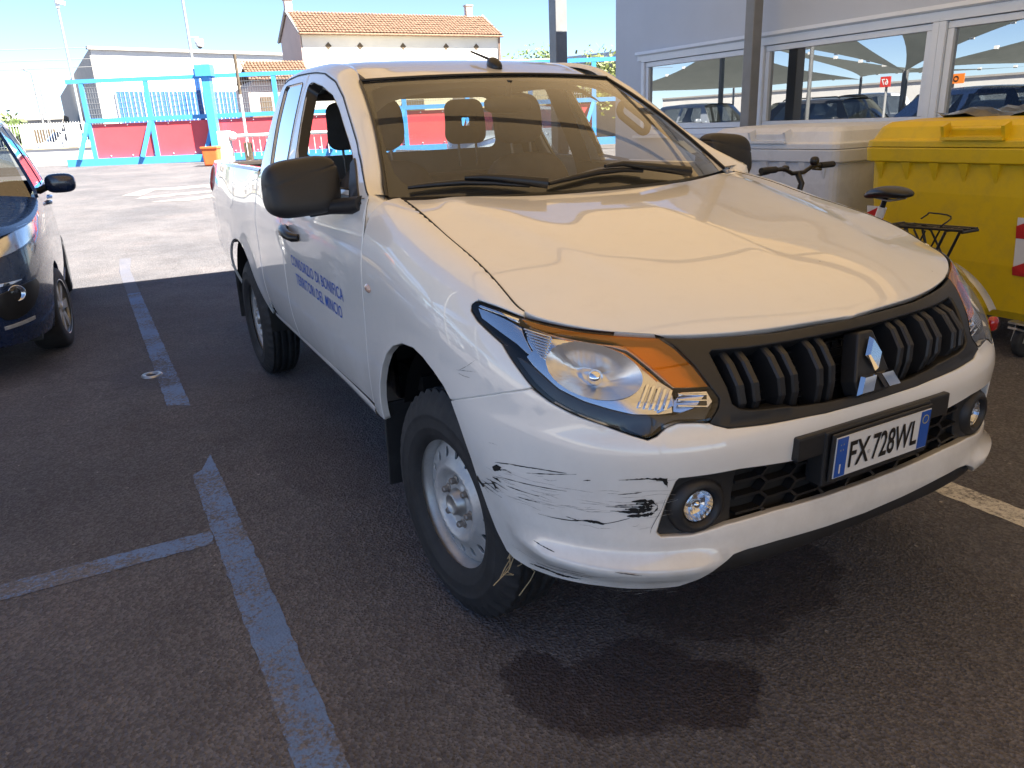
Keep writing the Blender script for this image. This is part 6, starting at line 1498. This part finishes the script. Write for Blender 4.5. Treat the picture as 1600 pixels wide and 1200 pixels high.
# ---------------------------------------------------------------- waste bins and the bicycle on the right
def big_bin(name, label, x0, y0, y1, mat, dep=1.05, zr=1.19, rot=0):
    """four-wheeled bin: long face at x0 (towards -x), from y0 to y1"""
    t = thing(name, label, 'waste bin', (x0+dep/2, (y0+y1)/2, 0)); cx, cy, w = x0+dep/2, (y0+y1)/2, y1-y0
    def ring(z, sx, sy, r=.07, n=5):
        P = []
        for (qx, qy, a0) in ((1, 1, 0), (-1, 1, 90), (-1, -1, 180), (1, -1, 270)):
            for k in range(n):
                a = math.radians(a0 + 90*k/(n-1)); P.append((cx + qx*(sx/2-r) + r*math.cos(a), cy + qy*(sy/2-r) + r*math.sin(a), z))
        return P
    rows = [ring(.22, dep*.70, w*.80), ring(.27, dep*.76, w*.86), ring(.55, dep*.86, w*.90), ring(.95, dep*.95, w*.945), ring(zr-.06, dep*.97, w*.955), ring(zr-.055, dep*1.03, w*1.0), ring(zr+.03, dep*1.05, w*1.01), ring(zr+.035, dep*1.0, w*.97)]
    mb = MB(); n = len(rows[0])
    for r in rows: pass
    V = [p for r in rows for p in r]; Fc = [(i*n+j, i*n+(j+1) % n, (i+1)*n+(j+1) % n, (i+1)*n+j) for i in range(len(rows)-1) for j in range(n)]
    mb.add(V, Fc, False); mb.add(rows[0], [tuple(reversed(range(n)))]); body = mb.build('body', mat, t, bevel=.006)
    for k in range(7):
        y = y0 + w*(.09 + .82*k/6)
        mb = MB(); mb.add([(x0+.03, y-.035, zr-.058), (x0-.012, y-.03, zr-.058), (x0-.012, y+.03, zr-.058), (x0+.03, y+.035, zr-.058), (x0+.032, y, zr-.20)], [(0, 1, 2, 3), (0, 4, 1), (1, 4, 2), (2, 4, 3)]); mb.build('gusset', mat, body)
    for yy_, sg in ((y0, -1), (y1, 1)):
        mb = MB(); mb.box((cx, yy_ + sg*.0, zr-.11), (.16, .06, .10), bev=.01); mb.build('lifting_trunnion', mat, body)
    # lid: low dome with a stepped rim and a recessed grip
    L = [ring(zr+.037, dep*1.04, w*1.0), ring(zr+.075, dep*1.04, w*1.0), ring(zr+.08, dep*1.0, w*.97), ring(zr+.155, dep*.93, w*.93), ring(zr+.185, dep*.84, w*.88), ring(zr+.20, dep*.6, w*.7), ring(zr+.205, dep*.2, w*.25)]
    mb = MB(); V = [p for r in L for p in r]; mb.add(V, [(i*n+j, i*n+(j+1) % n, (i+1)*n+(j+1) % n, (i+1)*n+j) for i in range(len(L)-1) for j in range(n)]); mb.add(L[-1], [tuple(range(n))]); lid = mb.build('lid', mat, t, bevel=.008)
    gy = y0 + w*.47
    mb = MB(); mb.box((x0+.02, gy, zr+.115), (.03, w*.22, .07), ry=-.35, bev=.01); mb.build('grip', 'black_plastic' if False else mat, lid)
    mb = MB()
    for a, b, c_, d in ((gy-w*.13, zr+.12, .02, .10), (gy+w*.13, zr+.12, .02, .10)): mb.box((x0+.0, a, b), (.07, c_, d), ry=-.35)
    mb.box((x0-.02, gy, zr+.085), (.05, w*.27, .018)); mb.build('grip_frame', mat, lid)
    for (yy_) in (y0+w*.2, y1-w*.2): MB().box((x0+dep*1.03, yy_, zr+.06), (.08, .14, .10), bev=.01).build('hinge', mat, lid)
    # chevron stickers at the front corners
    for k, ye in enumerate((y0+(.30 if mat == 'yellow_plastic' else .085), y1-.085)):
        s = MB(); s.add([(x0+.036 + .0*q, ye + dy, z) for q, (dy, z) in enumerate(((-.05, .50), (.05, .50), (.05, .84), (-.05, .84)))], [(0, 1, 2, 3)])
        bx = lambda z: x0 + dep*.5 - dep*.5*float(np.interp(z, [.27, .55, .95, zr], [.76, .86, .95, .97])) - .004
        me = mesh('sticker', [(bx(.5), ye-.05, .50), (bx(.5), ye+.05, .50), (bx(.84), ye+.05, .84), (bx(.84), ye-.05, .84)], [(0, 1, 2, 3)]); st = link('sticker', me, 'sticker_white', body)
        for (za, zb) in ((.50, .60), (.72, .84)):
            me = mesh('sticker_stripe', [(bx(za)-.001, ye-.05, za), (bx(za)-.001, ye+.05, za), (bx(zb)-.001, ye+.05, zb-.05), (bx(zb)-.001, ye-.05, zb)], [(0, 1, 2, 3)]); link('sticker_stripe', me, 'sticker_red', st)
    for (sx, sy) in ((-1, -1), (-1, 1), (1, -1), (1, 1)):
        x, y = cx + sx*dep*.35, cy + sy*w*.30
        mb = MB(); mb.box((x, y, .215), (.13, .12, .012)); mb.box((x+.02, y-.035, .15), (.10, .006, .13), ry=.25); mb.box((x+.02, y+.035, .15), (.10, .006, .13), ry=.25); c = mb.build('caster', 'zinc', t)
        mb = MB(); mb.lathe([(.02, -.028), (.085, -.028), (.10, -.018), (.10, .018), (.085, .028), (.02, .028)], 24, (x+.03, y, .10), (0, 1, 0)); mb.build('wheel', 'rubber', c)
        if sx < 0: MB().box((x-.075, y, .185), (.10, .05, .012), ry=.3).build('brake_pedal', 'zinc', c)
    return t
ybin = big_bin('yellow_bin', 'large yellow wheeled waste bin at the right edge', 2.98, 1.06, 2.44, 'yellow_plastic')
wbin = big_bin('white_bin', 'off-white wheeled waste bin standing between the yellow bin and the building', 3.06, 2.72, 4.08, 'white_plastic', zr=1.165)
mb = MB(); 
P = np.array([[(3.55 + .34*u, 1.55 + .55*v + .05*math.sin(5*u), 1.405 + .03*math.sin(9*u + 4*v) + .02*math.cos(11*v)) for u in np.linspace(-1, 1, 16)] for v in np.linspace(-1, 1, 16)])
o = grid_mesh('folded_sheet', P, 'car_dark', None); o['label'] = 'dark crumpled plastic sheet lying on the lid of the yellow bin'; o['category'] = 'plastic sheet'

bk = thing('bicycle', 'black and red city bicycle parked between the truck and the bins', 'bicycle', (1.92, 1.5, 0))
X = 1.92; R_ = .355; fh, rh = Vector((X, 2.30, R_)), Vector((X, 1.23, R_)); bb = Vector((X, 1.68, .30)); st = Vector((X, 1.49, .985)); hd0, hd1 = Vector((X, 2.12, .74)), Vector((X, 2.06, .98))
mb = MB(); mb.tube([hd0, bb], .024, 10); mb.tube([hd1 - Vector((0, 0, .05)), st - Vector((0, 0, .25))], .022, 10); mb.tube([bb, st], .020, 10); mb.tube([hd0 - Vector((0, -.01, .04)), hd1 + Vector((0, -.005, .03))], .024, 10)
for s in (-.06, .06): mb.tube([bb + Vector((s*.4, 0, 0)), rh + Vector((s, 0, 0))], .011, 6); mb.tube([st - Vector((0, 0, .06)), rh + Vector((s, 0, 0))], .010, 6)
fr = mb.build('frame', 'bike_red', bk)
mb = MB(); mb.tube([st + Vector((0, -.002, 0)), bb.lerp(st, .70)], .0215, 10); mb.build('frame_band', 'sticker_white', fr)
mb = MB()
for s in (-.05, .05): mb.tube([hd0 + Vector((s, .01, -.03)), fh + Vector((s, 0, 0))], .013, 8)
mb.tube([hd0 + Vector((-.06, .01, -.02)), hd0 + Vector((.06, .01, -.02))], .018, 8); mb.build('fork', 'satin_black', bk)
for c in (fh, rh):
    w = bpy.data.objects.new('wheel', None); COL.objects.link(w); w.parent = bk; w.location = c - bk.location
    mb = MB(); mb.lathe([(R_ + .022*math.cos(a) - .02, .022*math.sin(a)) for a in np.linspace(0, 2*math.pi, 9)], 48, (0, 0, 0), (1, 0, 0)); q = mb.build('tyre', 'rubber', None); q.parent = w
    mb = MB(); mb.lathe([(.295, -.012), (.305, 0), (.295, .012), (.285, 0), (.295, -.012)], 48, (0, 0, 0), (1, 0, 0)); q = mb.build('rim', 'zinc', None); q.parent = w
    mb = MB(); mb.tube([(-.06, 0, 0), (.06, 0, 0)], .02, 8)
    for k in range(28): a = 2*math.pi*k/28; mb.tube([((-1)**k*.03, .02*math.cos(a+1), .02*math.sin(a+1)), (0, .29*math.cos(a), .29*math.sin(a))], .0015, 3, False)
    q = mb.build('spokes', 'zinc', None, kind='stuff'); q.parent = w
mb = MB(); mb.tube([st + Vector((0, .005, -.02)), Vector((X, 1.475, 1.045))], .0135, 8); sp_ = mb.build('seat_post', 'satin_black', bk)
sdl = MB().superell((X, 1.47, 1.062), (.085, .135, .030), (2.2, 2.2), 24, 12, Matrix.Rotation(-.06, 3, 'X'), lambda p: (p.x*(1.0 - .62*max(0, min(1, (p.y+.06)/.17))), p.y, p.z - .018*(p.y/.13)**2 + .02*(p.y < -.08)*abs(p.y+.08)*4)).build('saddle', 'satin_black', bk)
mb = MB(); 
for s in (-.025, .025): mb.tube([(X+s, 1.38, 1.035), (X+s, 1.44, 1.02), (X+s*.5, 1.56, 1.035)], .0045, 5)
mb.build('saddle_rails', 'zinc', sdl)
mb = MB(); mb.tube([hd1 + Vector((0, -.01, .0)), Vector((X, 2.02, 1.08)), Vector((X+.01, 2.06, 1.13))], .017, 8); sm_ = mb.build('stem', 'satin_black', bk)
hb = Vector((X+.01, 2.06, 1.135)); hu = Vector((.99, .06, 0)).normalized()
mb = MB(); mb.tube([hb - hu*.30 + Vector((0, 0, .03)), hb - hu*.12 + Vector((0, 0, .03)), hb - hu*.05, hb + hu*.05, hb + hu*.12 + Vector((0, 0, .03)), hb + hu*.30 + Vector((0, 0, .03))], .0125, 8); bar_ = mb.build('handlebar', 'satin_black', bk)
for s in (-1, 1):
    MB().tube([hb + hu*s*.19 + Vector((0, 0, .03)), hb + hu*s*.31 + Vector((0, 0, .03))], .018, 8).build('grip', 'rubber', bar_)
    MB().tube([hb + hu*s*.17 + Vector((0, 0, .035)), hb + hu*s*.19 + Vector((0, .05, .01)), hb + hu*s*.28 + Vector((0, .06, .0))], .0075, 6).build('brake_lever', 'satin_black', bar_)
    MB().superell(hb + hu*s*.10 + Vector((0, -.01 - .02*s, .045 + .015*s)), (.024 if s < 0 else .03, .02, .018 if s < 0 else .026), (2.4, 2.4), 12, 8).build('bell' if s < 0 else 'light', 'satin_black', bar_)
mb = MB()
for s in (-.055, 0, .055): mb.tube([(X+s, 1.40, .905), (X+s, 1.02, .915)], .0075, 6)
for y in (1.02, 1.10, 1.18, 1.26, 1.34, 1.40): mb.tube([(X-.06, y, .908), (X+.06, y, .908)], .0075, 6)
for s in (-.06, .06):
    mb.tube([(X+s, 1.30, .90), (X+s*1.05, 1.20, .62), rh + Vector((s*1.1, 0, 0))], .0075, 6); mb.tube([(X+s, 1.10, .90), (X+s*1.05, 1.20, .62)], .0075, 6); mb.tube([(X+s, 1.36, .90), (X+s*.6, 1.475, .80)], .0075, 6)
    mb.tube([(X+s, 1.20, .90), (X+s, 1.28, .70)], .005, 6); mb.tube([(X+s, 1.26, .90), (X+s, 1.14, .72)], .005, 6)
rk = mb.build('rack', 'satin_black', bk)
mb = MB(); mb.tube([Vector((X + .03*math.sin(q*3), 1.20 + .07*math.cos(q), .925 + .035*math.sin(q)+.02)) for q in np.linspace(0, 5.5, 20)], .004, 5); mb.build('elastic_strap', 'rubber', rk)
P = np.array([[(X+d, 1.23 + (R_+.075)*math.cos(a), R_ + (R_+.075)*math.sin(a) - abs(d)*.35) for d in (-.028, -.012, .012, .028)] for a in np.linspace(math.radians(40), math.radians(150), 24)]); mg = grid_mesh('mudguard', P, 'zinc', bk)
P = np.array([[(X+d, 2.30 + (R_+.02)*math.cos(a), R_ + (R_+.02)*math.sin(a) - abs(d)*.35) for d in (-.028, -.012, .012, .028)] for a in np.linspace(math.radians(20), math.radians(130), 20)]); grid_mesh('mudguard', P, 'satin_black', bk)
MB().superell((X, .85, .50), (.03, .02, .035), (3, 3), 12, 8).build('rear_light', 'rear_lamp', mg)
mb = MB(); mb.tube([bb - Vector((.07, 0, 0)), bb + Vector((.07, 0, 0))], .018, 8); mb.lathe([(.0, 0), (.09, 0), (.095, .003), (.09, .006), (0, .006)], 28, bb + Vector((.05, 0, 0)), (1, 0, 0))
for s, d in ((-1, 1), (1, -1)): mb.tube([bb + Vector((s*.075, 0, 0)), bb + Vector((s*.08, d*.12, -.12))], .009, 6); mb.box(bb + Vector((s*.13, d*.12, -.12)), (.09, .08, .02))
mb.build('crank', 'satin_black', bk)
MB().tube([bb + Vector((-.03, -.1, 0)), Vector((X-.18, 1.50, .01))], .009, 6).build('kick_stand', 'zinc', bk)
# small ring-shaped cover set in the asphalt
mc = MB().lathe([(.035, .0), (.035, .008), (.05, .012), (.062, .010), (.066, .0)], 24, (-1.49, 4.22, .0), (0, 0, 1)).build('ground_ring', 'zinc', None); mc['label'] = 'small metal ring set in the asphalt beside the blue line'; mc['category'] = 'ground cap'
